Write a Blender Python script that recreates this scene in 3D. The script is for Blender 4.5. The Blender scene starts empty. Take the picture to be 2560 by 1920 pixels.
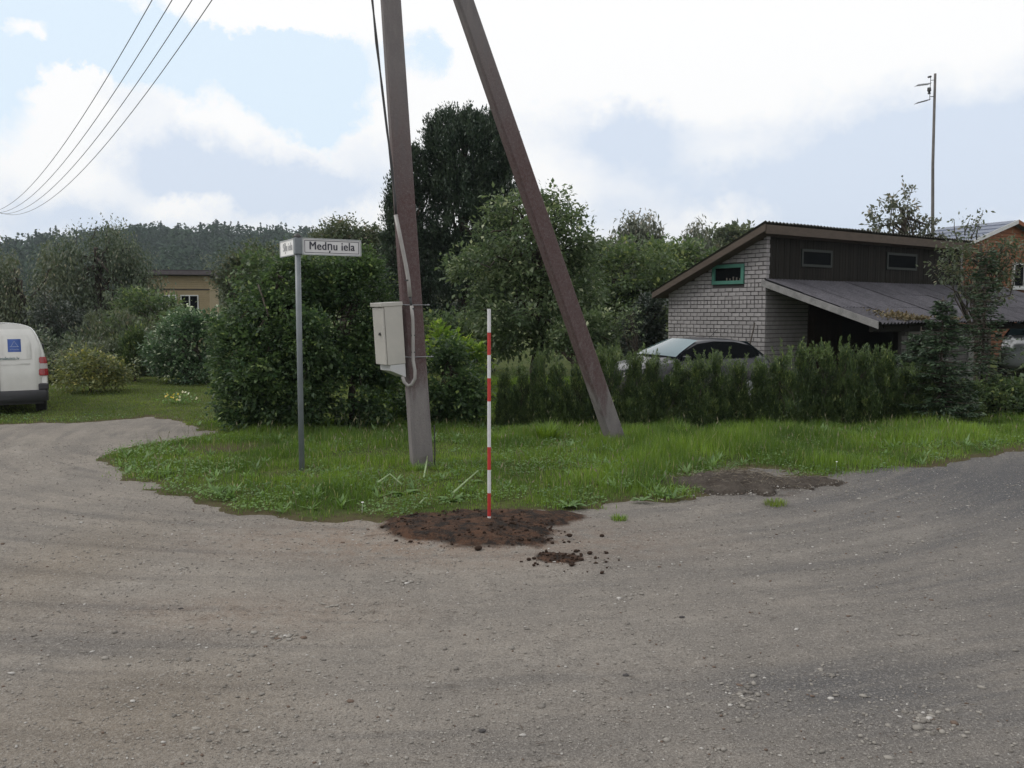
import bpy, math
import numpy as np
from mathutils import Vector, Matrix

rng = np.random.default_rng(7)
S = bpy.context.scene
COL = S.collection

# ------------------------------------------------------------------ camera
FPX = 2217.0; CXP = 1280.0; CYP = 960.0; EYE = 1.8
PITCH = math.atan(180 / 2217)
cam_d = bpy.data.cameras.new('camera'); cam = bpy.data.objects.new('camera', cam_d); COL.objects.link(cam)
cam.location = (0, 0, EYE); cam.rotation_euler = (math.pi / 2 - PITCH, 0, 0)
cam_d.sensor_width = 36; cam_d.lens = FPX / 2560 * 36; cam_d.clip_start = 0.05; cam_d.clip_end = 6000
S.camera = cam

# ------------------------------------------------------------------ exposure
S.view_settings.view_transform = 'Standard'; S.view_settings.look = 'None'
S.view_settings.exposure = 0.0; S.view_settings.gamma = 1.0; S.view_settings.use_curve_mapping = False
try:
    S.cycles.max_bounces = 6; S.cycles.diffuse_bounces = 3; S.cycles.glossy_bounces = 3; S.cycles.transmission_bounces = 4
    S.cycles.transparent_max_bounces = 8; S.cycles.volume_bounces = 0; S.cycles.use_denoising = True
    S.cycles.caustics_reflective = False; S.cycles.caustics_refractive = False
except Exception:
    pass

# ------------------------------------------------------------------ sun
SUN_DIR = Vector((-0.74, 0.06, 0.70)).normalized()
sun_d = bpy.data.lights.new('sun', 'SUN'); sun = bpy.data.objects.new('sun', sun_d); COL.objects.link(sun)
sun.rotation_euler = SUN_DIR.to_track_quat('Z', 'Y').to_euler()
sun_d.energy = 1.45; sun_d.angle = math.radians(26); sun_d.color = (1.0, 0.965, 0.91)

# ------------------------------------------------------------------ world
def az_el(px, py):
    """direction in the sky (azimuth from +Y towards +X, elevation) that a pixel of the photograph looks at"""
    x = (px - CXP) / FPX; y = (CYP - py) / FPX
    d = np.array([x, math.cos(PITCH) + y * math.sin(PITCH), -math.sin(PITCH) + y * math.cos(PITCH)])
    d /= np.linalg.norm(d)
    return math.atan2(d[0], d[1]), math.asin(d[2])

W = bpy.data.worlds.new('World'); S.world = W; W.use_nodes = True
nt = W.node_tree; nt.nodes.clear()
N = nt.nodes.new; Lk = nt.links.new

def wmath(op, a, b=None, c=None, clamp=False):
    n = N('ShaderNodeMath'); n.operation = op; n.use_clamp = clamp
    for i, v in enumerate((a, b, c)):
        if v is None: continue
        if isinstance(v, (int, float)): n.inputs[i].default_value = v
        else: Lk(v, n.inputs[i])
    return n.outputs[0]

def wvec(op, a, b):
    n = N('ShaderNodeVectorMath'); n.operation = op
    for i, v in enumerate((a, b)):
        if isinstance(v, tuple): n.inputs[i].default_value = v
        else: Lk(v, n.inputs[i])
    return n.outputs[1] if op == 'DOT_PRODUCT' else n.outputs[0]

def wmix(f, a, b):
    n = N('ShaderNodeMix'); n.data_type = 'RGBA'; n.clamp_factor = True
    for s, v in ((0, f), (6, a), (7, b)):
        if isinstance(v, (int, float)): n.inputs[s].default_value = v
        elif isinstance(v, tuple): n.inputs[s].default_value = (*v, 1)
        else: Lk(v, n.inputs[s])
    return n.outputs[2]

def wnoise(vec, scale, detail=5, rough=0.55, color=False):
    n = N('ShaderNodeTexNoise'); n.inputs['Scale'].default_value = scale
    n.inputs['Detail'].default_value = detail; n.inputs['Roughness'].default_value = rough
    Lk(vec, n.inputs['Vector'])
    return n.outputs['Color'] if color else n.outputs['Fac']

tc = N('ShaderNodeTexCoord'); sep = N('ShaderNodeSeparateXYZ'); Lk(tc.outputs['Generated'], sep.inputs[0])
sx, sy, sz = sep.outputs
az = wmath('ARCTAN2', sx, sy); el = wmath('ARCSINE', sz)
cmb = N('ShaderNodeCombineXYZ'); Lk(az, cmb.inputs[0]); Lk(el, cmb.inputs[1])
dirv = tc.outputs['Generated']
warp = wvec('SUBTRACT', wnoise(dirv, 8.0, 9, 0.66, True), (0.5, 0.5, 0.5))
warp = wvec('MULTIPLY', warp, (0.16, 0.12, 0.0))
P2 = wvec('ADD', cmb.outputs[0], warp)

def blob(px, py, rx, ry, w=1.0):
    a, e = az_el(px, py)
    d = wvec('SUBTRACT', P2, (a, e, 0.0))
    d = wvec('MULTIPLY', d, (FPX / rx, FPX / ry, 0.0))
    q = wvec('DOT_PRODUCT', d, d)
    g = wmath('POWER', math.e, wmath('MULTIPLY', q, -1.0))
    return wmath('MULTIPLY', g, w)

def total(items):
    s = None
    for it in items:
        b = blob(*it)
        s = b if s is None else wmath('ADD', s, b)
    return s

holes = total([(150, 40, 260, 90), (300, 150, 210, 70), (520, 110, 150, 110), (690, 150, 130, 80), (800, 230, 150, 110), (830, 330, 90, 60, .5),
               (1090, 130, 120, 110, .9), (960, 60, 200, 60, .6), (-300, 120, 300, 160), (-900, 300, 400, 120, .7),
               (80, 70, 80, 42, -1.2), (560, 165, 120, 90, -1.1), (180, 205, 110, 50, -.9), (560, 30, 40, 20, -.4), (1400, 30, 300, 200, -.8),
               (720, 20, 260, 55, -.9)])
gen = wnoise(dirv, 2.6, 6, 0.6)
outside = wmath('MULTIPLY', wmath('SUBTRACT', gen, 0.50), 1.6)
hole = wmath('ADD', holes, outside)
hole_m = wmath('MULTIPLY', wmath('SUBTRACT', hole, 0.40), 3.4, clamp=True)
greys = total([(560, 420, 170, 75), (430, 360, 120, 60, .7), (180, 545, 260, 55, .9), (640, 480, 230, 55, .8), (860, 470, 160, 60, .9), (980, 380, 120, 60, .4),
               (2250, 470, 460, 150, 1.15), (2400, 320, 280, 120, .75), (1560, 330, 150, 70, 1.0), (1500, 560, 120, 50, .5),
               (1760, 430, 300, 90, .5), (2000, 560, 200, 60, .5), (330, 250, 90, 40, .35),
               (1500, 120, 500, 120, -.6), (470, 500, 90, 40, -.9), (1820, 540, 110, 40, -.7), (1830, 400, 100, 40, -.4)])
gn = wnoise(wvec('MULTIPLY', dirv, (1.0, 1.0, 2.2)), 3.2, 7, 0.6)
grey = wmath('ADD', greys, wmath('MULTIPLY', wmath('SUBTRACT', gn, 0.50), 1.4))
grey_m = wmath('MULTIPLY', wmath('SUBTRACT', grey, 0.10), 1.25, clamp=True)
sky = N('ShaderNodeTexSky'); sky.sky_type = 'NISHITA'; sky.sun_disc = False
sky.sun_elevation = math.asin(SUN_DIR.z); sky.sun_rotation = math.atan2(SUN_DIR.x, SUN_DIR.y)
veil = wmix(0.95, sky.outputs[0], (8.4, 9.8, 11.1))
cloud = wmix(grey_m, (10.9, 10.9, 10.9), (7.5, 8.4, 9.8))
skyc = wmix(hole_m, cloud, veil)
down = wmath('MULTIPLY', wmath('ADD', sz, 0.02), 30.0, clamp=True)
skyc = wmix(down, (1.2, 1.2, 1.1), skyc)
bg = N('ShaderNodeBackground'); bg.inputs['Strength'].default_value = 0.095
Lk(skyc, bg.inputs['Color']); wo = N('ShaderNodeOutputWorld'); Lk(bg.outputs[0], wo.inputs[0])

# ================================================================== helpers
def PT(px, py, Y):
    """point of the place seen at a pixel of the photograph, at world depth Y"""
    x = (px - CXP) / FPX; y = (CYP - py) / FPX
    d = np.array([x, math.cos(PITCH) + y * math.sin(PITCH), -math.sin(PITCH) + y * math.cos(PITCH)])
    return np.array([0, 0, EYE]) + d * (Y / d[1])

def GD(px, py, z=0.0):
    x = (px - CXP) / FPX; y = (CYP - py) / FPX
    d = np.array([x, math.cos(PITCH) + y * math.sin(PITCH), -math.sin(PITCH) + y * math.cos(PITCH)])
    return np.array([0, 0, EYE]) + d * ((z - EYE) / d[2])

def _hash(ix, iy, seed):
    h = (ix.astype(np.int64) * 374761393 + iy.astype(np.int64) * 668265263 + seed * 974634777) & 0xffffffff
    h = ((h ^ (h >> 13)) * 1274126177) & 0xffffffff
    return ((h ^ (h >> 16)) & 0xffff) / 65535.0

def vnoise(x, y, seed=0):
    ix = np.floor(x); iy = np.floor(y); fx = x - ix; fy = y - iy
    fx = fx * fx * (3 - 2 * fx); fy = fy * fy * (3 - 2 * fy)
    a = _hash(ix, iy, seed); b = _hash(ix + 1, iy, seed); c = _hash(ix, iy + 1, seed); d = _hash(ix + 1, iy + 1, seed)
    return (a * (1 - fx) + b * fx) * (1 - fy) + (c * (1 - fx) + d * fx) * fy

def fbm(x, y, octv=4, seed=0):
    x = np.asarray(x, float); y = np.asarray(y, float)
    s = 0; a = 0.5; t = 0
    for k in range(octv):
        s = s + a * vnoise(x * 2 ** k + 13.7 * k, y * 2 ** k + 7.1 * k, seed + k); t += a; a *= 0.5
    return s / t

def tag(o, label=None, cat=None, group=None, kind=None):
    if label: o['label'] = label
    if cat: o['category'] = cat
    if group: o['group'] = group
    if kind: o['kind'] = kind
    return o

def empty(name, loc=(0, 0, 0), rz=0.0, label=None, cat=None, group=None, kind=None):
    o = bpy.data.objects.new(name, None); COL.objects.link(o); o.location = tuple(loc); o.rotation_euler = (0, 0, rz)
    o.empty_display_size = 0.2
    return tag(o, label, cat, group, kind)

def mesh_np(name, verts, groups, mat, parent=None, attr=None, smooth=False, extra=None):
    """verts (n,3); groups: list of (m,k) index arrays; attr: per-face float; extra: {name: per-vertex float}"""
    me = bpy.data.meshes.new(name)
    verts = np.asarray(verts, np.float32)
    me.vertices.add(len(verts)); me.vertices.foreach_set('co', verts.ravel())
    groups = [np.asarray(g, np.int32) for g in groups if len(g)]
    li = np.concatenate([g.ravel() for g in groups]); tot = np.concatenate([np.full(len(g), g.shape[1], np.int32) for g in groups])
    st = np.concatenate([[0], np.cumsum(tot)[:-1]]).astype(np.int32)
    me.loops.add(len(li)); me.loops.foreach_set('vertex_index', li)
    me.polygons.add(len(tot)); me.polygons.foreach_set('loop_start', st); me.polygons.foreach_set('loop_total', tot)
    if smooth: me.polygons.foreach_set('use_smooth', np.ones(len(tot), bool))
    if attr is not None:
        a = me.attributes.new('v', 'FLOAT', 'FACE'); a.data.foreach_set('value', np.asarray(attr, np.float32))
    if extra:
        for k, v in extra.items():
            a = me.attributes.new(k, 'FLOAT', 'POINT'); a.data.foreach_set('value', np.asarray(v, np.float32))
    me.update(calc_edges=True); me.validate()
    if mat: me.materials.append(mat)
    o = bpy.data.objects.new(name, me); COL.objects.link(o)
    if parent is not None: o.parent = parent
    return o

class MB:
    """collects simple solids into one mesh"""
    def __init__(s): s.v = []; s.f = []; s.n = 0
    def add(s, V, F):
        s.v.extend([tuple(map(float, p)) for p in V]); s.f.extend([tuple(i + s.n for i in f) for f in F]); s.n = len(s.v); return s
    def box(s, x0, x1, y0, y1, z0, z1):
        V = [(x0, y0, z0), (x1, y0, z0), (x1, y1, z0), (x0, y1, z0), (x0, y0, z1), (x1, y0, z1), (x1, y1, z1), (x0, y1, z1)]
        return s.add(V, [(0, 3, 2, 1), (4, 5, 6, 7), (0, 1, 5, 4), (1, 2, 6, 5), (2, 3, 7, 6), (3, 0, 4, 7)])
    def prism(s, poly, axis, a, b):
        """poly: list of 2D points; extruded along axis ('x','y','z') from a to b"""
        def m(p, t): return {'x': (t, p[0], p[1]), 'y': (p[0], t, p[1]), 'z': (p[0], p[1], t)}[axis]
        n = len(poly); V = [m(p, a) for p in poly] + [m(p, b) for p in poly]
        F = [tuple(range(n))[::-1], tuple(range(n, 2 * n))] + [(i, (i + 1) % n, n + (i + 1) % n, n + i) for i in range(n)]
        return s.add(V, F)
    def tube(s, pts, rad, seg=8, cap=True):
        pts = [Vector(p) for p in pts]; n = len(pts)
        if not hasattr(rad, '__len__'): rad = [rad] * n
        V = []; up = None
        for i, p in enumerate(pts):
            t = (pts[min(i + 1, n - 1)] - pts[max(i - 1, 0)]).normalized()
            if up is None: up = t.orthogonal().normalized()
            up = (up - t * up.dot(t))
            up = up.normalized() if up.length > 1e-6 else t.orthogonal().normalized()
            w = t.cross(up)
            for k in range(seg):
                a = 2 * math.pi * k / seg; V.append(p + (up * math.cos(a) + w * math.sin(a)) * rad[i])
        F = [(i * seg + k, i * seg + (k + 1) % seg, (i + 1) * seg + (k + 1) % seg, (i + 1) * seg + k) for i in range(n - 1) for k in range(seg)]
        if cap: F += [tuple(range(seg))[::-1], tuple((n - 1) * seg + k for k in range(seg))]
        return s.add(V, F)
    def grid(s, rows, closed=False):
        """rows: list of equal-length point lists"""
        m = len(rows[0]); V = [p for r in rows for p in r]; F = []
        for i in range(len(rows) - 1):
            for k in range(m if closed else m - 1):
                F.append((i * m + k, i * m + (k + 1) % m, (i + 1) * m + (k + 1) % m, (i + 1) * m + k))
        return s.add(V, F)
    def build(s, name, mat, parent=None, smooth=False, bevel=0.0, shift=None, seg=2):
        me = bpy.data.meshes.new(name)
        V = s.v if shift is None else [(a - shift[0], b - shift[1], c - shift[2]) for a, b, c in s.v]
        me.from_pydata(V, [], s.f); me.update()
        if mat: me.materials.append(mat)
        o = bpy.data.objects.new(name, me); COL.objects.link(o)
        if parent is not None: o.parent = parent
        if smooth: me.polygons.foreach_set('use_smooth', [True] * len(me.polygons))
        if bevel > 0:
            b = o.modifiers.new('b', 'BEVEL'); b.width = bevel; b.segments = seg; b.limit_method = 'ANGLE'; b.angle_limit = math.radians(35)
        return o

# ------------------------------------------------------------------ materials
def new_mat(name):
    m = bpy.data.materials.new(name); m.use_nodes = True; t = m.node_tree; t.nodes.clear()
    out = t.nodes.new('ShaderNodeOutputMaterial'); p = t.nodes.new('ShaderNodeBsdfPrincipled'); t.links.new(p.outputs[0], out.inputs[0])
    return m, t, p, out

class NB:
    def __init__(s, t): s.t = t
    def n(s, ty): return s.t.nodes.new(ty)
    def l(s, a, b): s.t.links.new(a, b)
    def put(s, sock, v):
        if isinstance(v, (int, float)): sock.default_value = v
        elif isinstance(v, tuple): sock.default_value = (*v, 1) if len(v) == 3 and sock.type == 'RGBA' else v
        else: s.l(v, sock)
    def math(s, op, a, b=None, c=None, clamp=False):
        n = s.n('ShaderNodeMath'); n.operation = op; n.use_clamp = clamp
        for i, v in enumerate((a, b, c)):
            if v is not None: s.put(n.inputs[i], v)
        return n.outputs[0]
    def mix(s, f, a, b, mode='MIX'):
        n = s.n('ShaderNodeMix'); n.data_type = 'RGBA'; n.blend_type = mode; n.clamp_factor = True
        s.put(n.inputs[0], f); s.put(n.inputs[6], a); s.put(n.inputs[7], b); return n.outputs[2]
    def noise(s, vec, scale, detail=4, rough=0.55):
        n = s.n('ShaderNodeTexNoise'); n.inputs['Scale'].default_value = scale; n.inputs['Detail'].default_value = detail; n.inputs['Roughness'].default_value = rough
        s.l(vec, n.inputs['Vector']); return n.outputs['Fac']
    def ramp(s, f, a, b): return s.math('MULTIPLY', s.math('SUBTRACT', f, a), 1.0 / (b - a), clamp=True)
    def obj(s): return s.n('ShaderNodeTexCoord').outputs['Object']
    def scale(s, v, sc):
        n = s.n('ShaderNodeVectorMath'); n.operation = 'MULTIPLY'; s.l(v, n.inputs[0]); n.inputs[1].default_value = sc; return n.outputs[0]
    def attr(s, name):
        n = s.n('ShaderNodeAttribute'); n.attribute_name = name; return n.outputs['Fac']
    def bump(s, h, strength, dist, p):
        n = s.n('ShaderNodeBump'); n.inputs['Strength'].default_value = strength; n.inputs['Distance'].default_value = dist
        s.l(h, n.inputs['Height']); s.l(n.outputs[0], p.inputs['Normal'])

def mat_simple(name, col, rough=0.6, col2=None, scale=6.0, metal=0.0, bump=0.0, bscale=80, spec=0.5, stretch=(1, 1, 1), fine=0.0, rnd=0.0, coat=0.0):
    m, t, p, out = new_mat(name); b = NB(t); o = b.obj()
    v = b.scale(o, stretch)
    c2 = col2 or tuple(c * 0.75 for c in col)
    c = b.mix(b.ramp(b.noise(v, scale, 6, 0.6), 0.35, 0.65), col, c2)
    if fine > 0: c = b.mix(fine, c, b.mix(b.ramp(b.noise(o, bscale * 1.3, 2), 0.3, 0.7), tuple(x * 0.45 for x in col), tuple(min(1, x * 1.5) for x in col)))
    if rnd > 0:
        oi = b.n('ShaderNodeObjectInfo'); hs = b.n('ShaderNodeHueSaturation'); b.l(c, hs.inputs['Color'])
        b.l(b.math('ADD', 1.0 - rnd / 2, b.math('MULTIPLY', oi.outputs['Random'], rnd)), hs.inputs['Value']); c = hs.outputs[0]
    b.put(p.inputs['Base Color'], c); p.inputs['Roughness'].default_value = rough; p.inputs['Metallic'].default_value = metal
    p.inputs['Specular IOR Level'].default_value = spec; p.inputs['Coat Weight'].default_value = coat
    if bump > 0: b.bump(b.noise(v, bscale, 4), bump, 0.01, p)
    return m

def mat_leaf(name, c1, c2, c3=None, trans=0.35, rough=0.5, p3=0.93, spec=0.45):
    if 'grass' not in name and 'petal' not in name:
        def q(c):
            if c is None: return None
            l = sum(c) / 3; return tuple(1.52 * (x * .93 + l * .07) for x in c)
        c1, c2, c3 = q(c1), q(c2), q(c3)
    m, t, p, out = new_mat(name); b = NB(t)
    v = b.attr('v')
    c = b.mix(v, c1, c2)
    if c3: c = b.mix(b.math('GREATER_THAN', v, p3), c, c3)
    b.put(p.inputs['Base Color'], c); p.inputs['Roughness'].default_value = rough; p.inputs['Specular IOR Level'].default_value = spec
    tr = b.n('ShaderNodeBsdfTranslucent'); hs = b.n('ShaderNodeHueSaturation'); hs.inputs['Hue'].default_value = 0.485; hs.inputs['Saturation'].default_value = 1.15; hs.inputs['Value'].default_value = 1.5
    b.l(c, hs.inputs['Color']); b.l(hs.outputs[0], tr.inputs['Color'])
    mx = b.n('ShaderNodeMixShader'); mx.inputs[0].default_value = trans; b.l(p.outputs[0], mx.inputs[1]); b.l(tr.outputs[0], mx.inputs[2]); b.l(mx.outputs[0], out.inputs[0])
    return m

M = {}
M['bark'] = mat_simple('bark', (.07, .055, .042), .9, (.035, .03, .025), 12, bump=.6, bscale=40, stretch=(1, 1, .3))
M['bark_grey'] = mat_simple('bark_grey', (.16, .145, .125), .9, (.07, .062, .055), 12, bump=.6, bscale=40, stretch=(1, 1, .3))
M['birch_bark'] = mat_simple('birch_bark', (.5, .48, .45), .8, (.09, .085, .08), 6, stretch=(1, 1, 3))
M['lilac'] = mat_leaf('leaf_lilac', (.020, .042, .020), (.066, .108, .036), (.14, .19, .07), p3=.96)
M['apple'] = mat_leaf('leaf_apple', (.038, .064, .030), (.100, .135, .062), (.24, .27, .16), p3=.93)
M['lime'] = mat_leaf('leaf_lime', (.05, .10, .02), (.13, .20, .035), (.22, .28, .06), trans=.45)
M['thuja_dark'] = mat_leaf('leaf_thuja_dark', (.015, .028, .019), (.046, .066, .040), trans=.15)
M['thuja_olive'] = mat_leaf('leaf_thuja_olive', (.018, .030, .014), (.058, .076, .026), (.10, .11, .035), trans=.2, p3=.95)
M['thuja_hedge'] = mat_leaf('leaf_thuja_hedge', (.022, .042, .018), (.076, .112, .035), (.15, .18, .06), trans=.28, p3=.94)
M['olive'] = mat_leaf('leaf_olive', (.034, .050, .028), (.082, .098, .050), (.13, .12, .075), trans=.3)
M['willow'] = mat_leaf('leaf_willow', (.034, .052, .031), (.080, .102, .056), (.13, .13, .085), trans=.3)
M['mid'] = mat_leaf('leaf_mid', (.034, .060, .028), (.088, .125, .046), (.16, .19, .07), trans=.35)
M['dark_leaf'] = mat_leaf('leaf_dark', (.018, .028, .022), (.044, .055, .040), trans=.2)  # darker leaf colour, shared by two bushes
M['birch'] = mat_leaf('leaf_birch', (.050, .064, .042), (.12, .125, .085), (.25, .23, .19), trans=.3, p3=.9)
M['rose'] = mat_leaf('leaf_rose', (.028, .060, .030), (.078, .125, .058), (.42, .46, .34), trans=.3, p3=.945)
M['yellow'] = mat_leaf('leaf_yellow', (.050, .072, .028), (.14, .15, .045), (.24, .22, .06), trans=.3, p3=.955)
M['russet'] = mat_leaf('leaf_russet', (.055, .056, .040), (.125, .100, .065), (.18, .125, .07), trans=.3)
M['spruce'] = mat_leaf('leaf_spruce', (.014, .030, .017), (.040, .068, .030), trans=.1)
M['far_a'] = mat_leaf('leaf_far', (.012, .026, .017), (.040, .062, .036), (.075, .072, .045), trans=.1, p3=.95, spec=.05, rough=.9)
M['grass'] = mat_leaf('grass_blade', (.062, .120, .022), (.205, .320, .058), (.34, .33, .15), trans=.4, p3=.975)
M['lawn'] = mat_leaf('lawn_grass', (.085, .135, .028), (.20, .265, .062), (.17, .17, .07), trans=.35, p3=.96)
M['weed'] = mat_leaf('weed_leaf', (.055, .105, .030), (.12, .20, .06), trans=.35)
M['pale_leaf'] = mat_leaf('wilted_leaf', (.22, .29, .15), (.30, .36, .20), trans=.3)
M['straw'] = mat_leaf('straw', (.045, .036, .026), (.15, .125, .09), trans=.1)
M['petal'] = mat_leaf('petal', (.75, .55, .04), (.78, .78, .62), trans=.3)

# ------------------------------------------------------------------ foliage
def unit(a): return a / np.maximum(np.linalg.norm(a, axis=-1, keepdims=True), 1e-9)

def leaf_quads(pos, axis, nrm, ln, wd):
    """rhombus leaves, slightly folded"""
    side = unit(np.cross(axis, nrm)); nn = unit(np.cross(side, axis))
    ln = ln[:, None]; wd = wd[:, None]
    a = pos; b = pos + axis * ln * .45 + side * wd * .5 + nn * wd * .14
    c = pos + axis * ln; d = pos + axis * ln * .45 - side * wd * .5 + nn * wd * .14
    V = np.stack([a, b, c, d], 1).reshape(-1, 3); F = np.arange(len(pos) * 4).reshape(-1, 4)
    return V, F

def clumps_in(lobes, n, shell, seed, gap=.27):
    r = np.random.default_rng(seed)
    L = np.array(lobes, float); area = (L[:, 3] * L[:, 4] + L[:, 3] * L[:, 5] + L[:, 4] * L[:, 5]); n = int(n * 1.25); idx = r.choice(len(L), n * 2, p=area / area.sum())
    d = unit(r.normal(size=(n * 2, 3))); rad = shell + (1 - shell) * r.random(n * 2) ** .6
    rad = rad * (0.86 + 0.28 * r.random(n * 2))
    c = L[idx, :3] + d * rad[:, None] * L[idx, 3:6]
    ok = c[:, 2] > 0.06
    q = np.min(np.linalg.norm((c[:, None, :] - L[None, :, :3]) / L[None, :, 3:6], axis=2), axis=1)
    ok &= q > shell * .8
    sc = 2.2 / np.mean(L[:, 3:6]) * .35
    ok &= vnoise(c[:, 0] * sc * 2 + c[:, 1] * sc * 1.3 + seed, c[:, 2] * sc * 2.2 + c[:, 1] * sc, seed) > gap
    n = int(n / 1.25); c = c[ok][:n]; d = d[ok][:n]
    return c, d

def foliage(lobes, n_clump, per, cr, ln, wd, seed, shell=.55, style='leaf'):
    r = np.random.default_rng(seed)
    c, d = clumps_in(lobes, n_clump, shell, seed, 0 if style == 'up' else .27); nc = len(c)
    k = np.repeat(np.arange(nc), per); n = len(k)
    crr = cr * (0.55 + 0.9 * r.random(nc))
    off = r.normal(size=(n, 3)); off = unit(off) * (r.random(n) ** .5)[:, None]
    if style == 'up': off *= np.array([.7, .7, 1.15])
    elif style == 'droop': off *= np.array([.6, .6, 1.4]); off[:, 2] -= .4
    else: off *= np.array([1, 1, .72])
    pos = c[k] + off * crr[k][:, None]
    rd = r.normal(size=(n, 3))
    if style == 'up':
        axis = unit(d[k] * .7 + np.array([0, 0, .95]) + rd * .5); nrm = unit(rd + d[k])
    elif style == 'droop':
        axis = unit(d[k] * .2 + np.array([0, 0, -.9]) + rd * .45); nrm = unit(rd + d[k] * .6)
    else:
        axis = unit(off * .9 + d[k] * .5 + rd * .65 + np.array([0, 0, -.15])); nrm = unit(np.array([0, 0, .8]) + d[k] * .5 + rd * .6)
    s = 0.45 + 1.05 * r.random(n) ** 1.3
    V, F = leaf_quads(pos, axis, nrm, ln * s, wd * s)
    cv = r.random(nc)
    v = np.clip(cv[k] ** 1.4 * .75 + r.random(n) * .35 - .05, 0, .97); v[r.random(n) < .045] = .985
    keep = pos[:, 2] > 0.02
    return V.reshape(-1, 4, 3)[keep].reshape(-1, 3), np.arange(keep.sum() * 4).reshape(-1, 4), v[keep], c

def limbs(root, trunk_top, targets, r0, seed, wob=.08, n_tw=24, seg=6):
    r = np.random.default_rng(seed); mb = MB()
    root = np.array(root, float); top = np.array(trunk_top, float)
    def path(a, b, n, w):
        t = np.linspace(0, 1, n)[:, None]; p = a + (b - a) * t
        j = r.normal(size=(n, 3)) * w * np.linalg.norm(b - a); j[0] = 0; j[-1] = 0
        return p + j
    tp = path(root, top, 6, wob * .4); mb.tube(tp, list(np.linspace(r0, r0 * .45, 6)), seg + 2)
    tg = np.array(targets)
    sel = r.permutation(len(tg))[:n_tw]
    for i in sel:
        s = .3 + .65 * r.random(); a = tp[0] + (tp[-1] - tp[0]) * s
        f = int(s * 5); a = tp[f] + (tp[min(f + 1, 5)] - tp[f]) * (s * 5 - f)
        b = tg[i]; p = path(a, b, 5, wob); p[1:4, 2] += .06 * np.linalg.norm(b - a)
        mb.tube(p, list(np.linspace(r0 * .36, r0 * .05, 5)), 5)
    return mb

def lobe(px, py, rx, ry, Y, dz=1.0):
    c = PT(px, py, Y); s = Y / FPX * 1.0
    return [c[0], c[1], c[2], rx * s, rx * s * dz, ry * s]

def woody(name, label, cat, base, lobes, mat, bark, n_clump, per, cr, ln, wd, seed, shell=.55, style='leaf', r0=.1, group=None, top=None, n_tw=24, wisps=None, leaf_name='crown', stem_name='trunk'):
    base = np.array(base, float)
    root = empty(name, base, 0, label, cat, group)
    V, F, v, c = foliage(lobes, n_clump, per, cr, ln, wd, seed, shell, style)
    mb = limbs(base, top if top is not None else [base[0], base[1], max(l[2] for l in lobes)], c, r0, seed + 1, n_tw=n_tw)
    if wisps:      # long shoots that stand out of the crown
        r = np.random.default_rng(seed + 5); PV = []; PF = 0; pv = []
        for w in wisps:
            w = np.array(w, float); a, b = w[:3], w[3:6]
            t = np.linspace(0, 1, 6)[:, None]; pth = a + (b - a) * t + r.normal(size=(6, 3)) * .03 * np.linalg.norm(b - a)
            mb.tube(pth, list(np.linspace(max(.012, r0 * .12), .004, 6)), 4)
            n = int(per * 1.5); s = r.random(n); p = a + (b - a) * s[:, None] + r.normal(size=(n, 3)) * cr * .32
            ax = unit(r.normal(size=(n, 3)) + (b - a) * .3); Vv, _ = leaf_quads(p, ax, unit(r.normal(size=(n, 3)) + [0, 0, .8]), np.full(n, ln) * (.6 + .6 * r.random(n)), np.full(n, wd))
            V = np.concatenate([V, Vv]); v = np.concatenate([v, r.random(n)])
        F = np.arange(len(V)).reshape(-1, 4)
    mesh_np(leaf_name, V - base, [F], mat, root, v)
    mb.build(stem_name, bark, root, smooth=True, shift=base)
    return root

# ================================================================== ground
# outline of the grass (the verge round the two poles, and the lawns behind), from its edge in the photograph
edge_px = [(-900, 1085), (-300, 1068), (0, 1064), (110, 1056), (200, 1057), (300, 1050), (380, 1040), (430, 1045), (470, 1062), (512, 1084), (440, 1100), (340, 1113),
           (290, 1130), (250, 1150), (275, 1172), (330, 1200), (400, 1230), (500, 1262), (620, 1279), (740, 1290), (850, 1303), (985, 1302), (1120, 1292), (1250, 1286),
           (1400, 1280), (1500, 1270), (1600, 1255), (1720, 1250), (1762, 1228), (1785, 1196), (1840, 1172), (1930, 1172), (2010, 1198), (2060, 1197), (2200, 1181),
           (2350, 1161), (2450, 1141), (2560, 1120), (2900, 1070), (3600, 1000)]
edge = np.array([GD(*p)[:2] for p in edge_px])
poly = np.concatenate([edge, [[120, 60], [400, 900], [-400, 900], [-120, 40], [-60, 17]]])

def seg_dist(X, Y, A, B):
    d = B - A; L = (d ** 2).sum(); t = np.clip(((X - A[0]) * d[0] + (Y - A[1]) * d[1]) / L, 0, 1)
    return np.hypot(X - A[0] - t * d[0], Y - A[1] - t * d[1])

def sdf(X, Y, poly):
    X = np.asarray(X, float); Y = np.asarray(Y, float)
    D = np.full(X.shape, 1e9); ins = np.zeros(X.shape, bool); n = len(poly)
    for i in range(n):
        A = poly[i]; B = poly[(i + 1) % n]
        D = np.minimum(D, seg_dist(X, Y, A, B))
        c = ((A[1] > Y) != (B[1] > Y)) & (X < (B[0] - A[0]) * (Y - A[1]) / (B[1] - A[1] + 1e-12) + A[0])
        ins ^= c
    return np.where(ins, D, -D)

def axis_pts(a, b, lo, hi, fine, coarse):
    s = [lo]
    while s[-1] < hi: s.append(s[-1] + fine)
    k = fine; x = s[-1]; right = []
    while x < b: k = min(k * 1.25, coarse); x += k; right.append(x)
    k = fine; x = lo; left = []
    while x > a: k = min(k * 1.25, coarse); x -= k; left.append(x)
    return np.array(left[::-1] + s + right)

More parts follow.
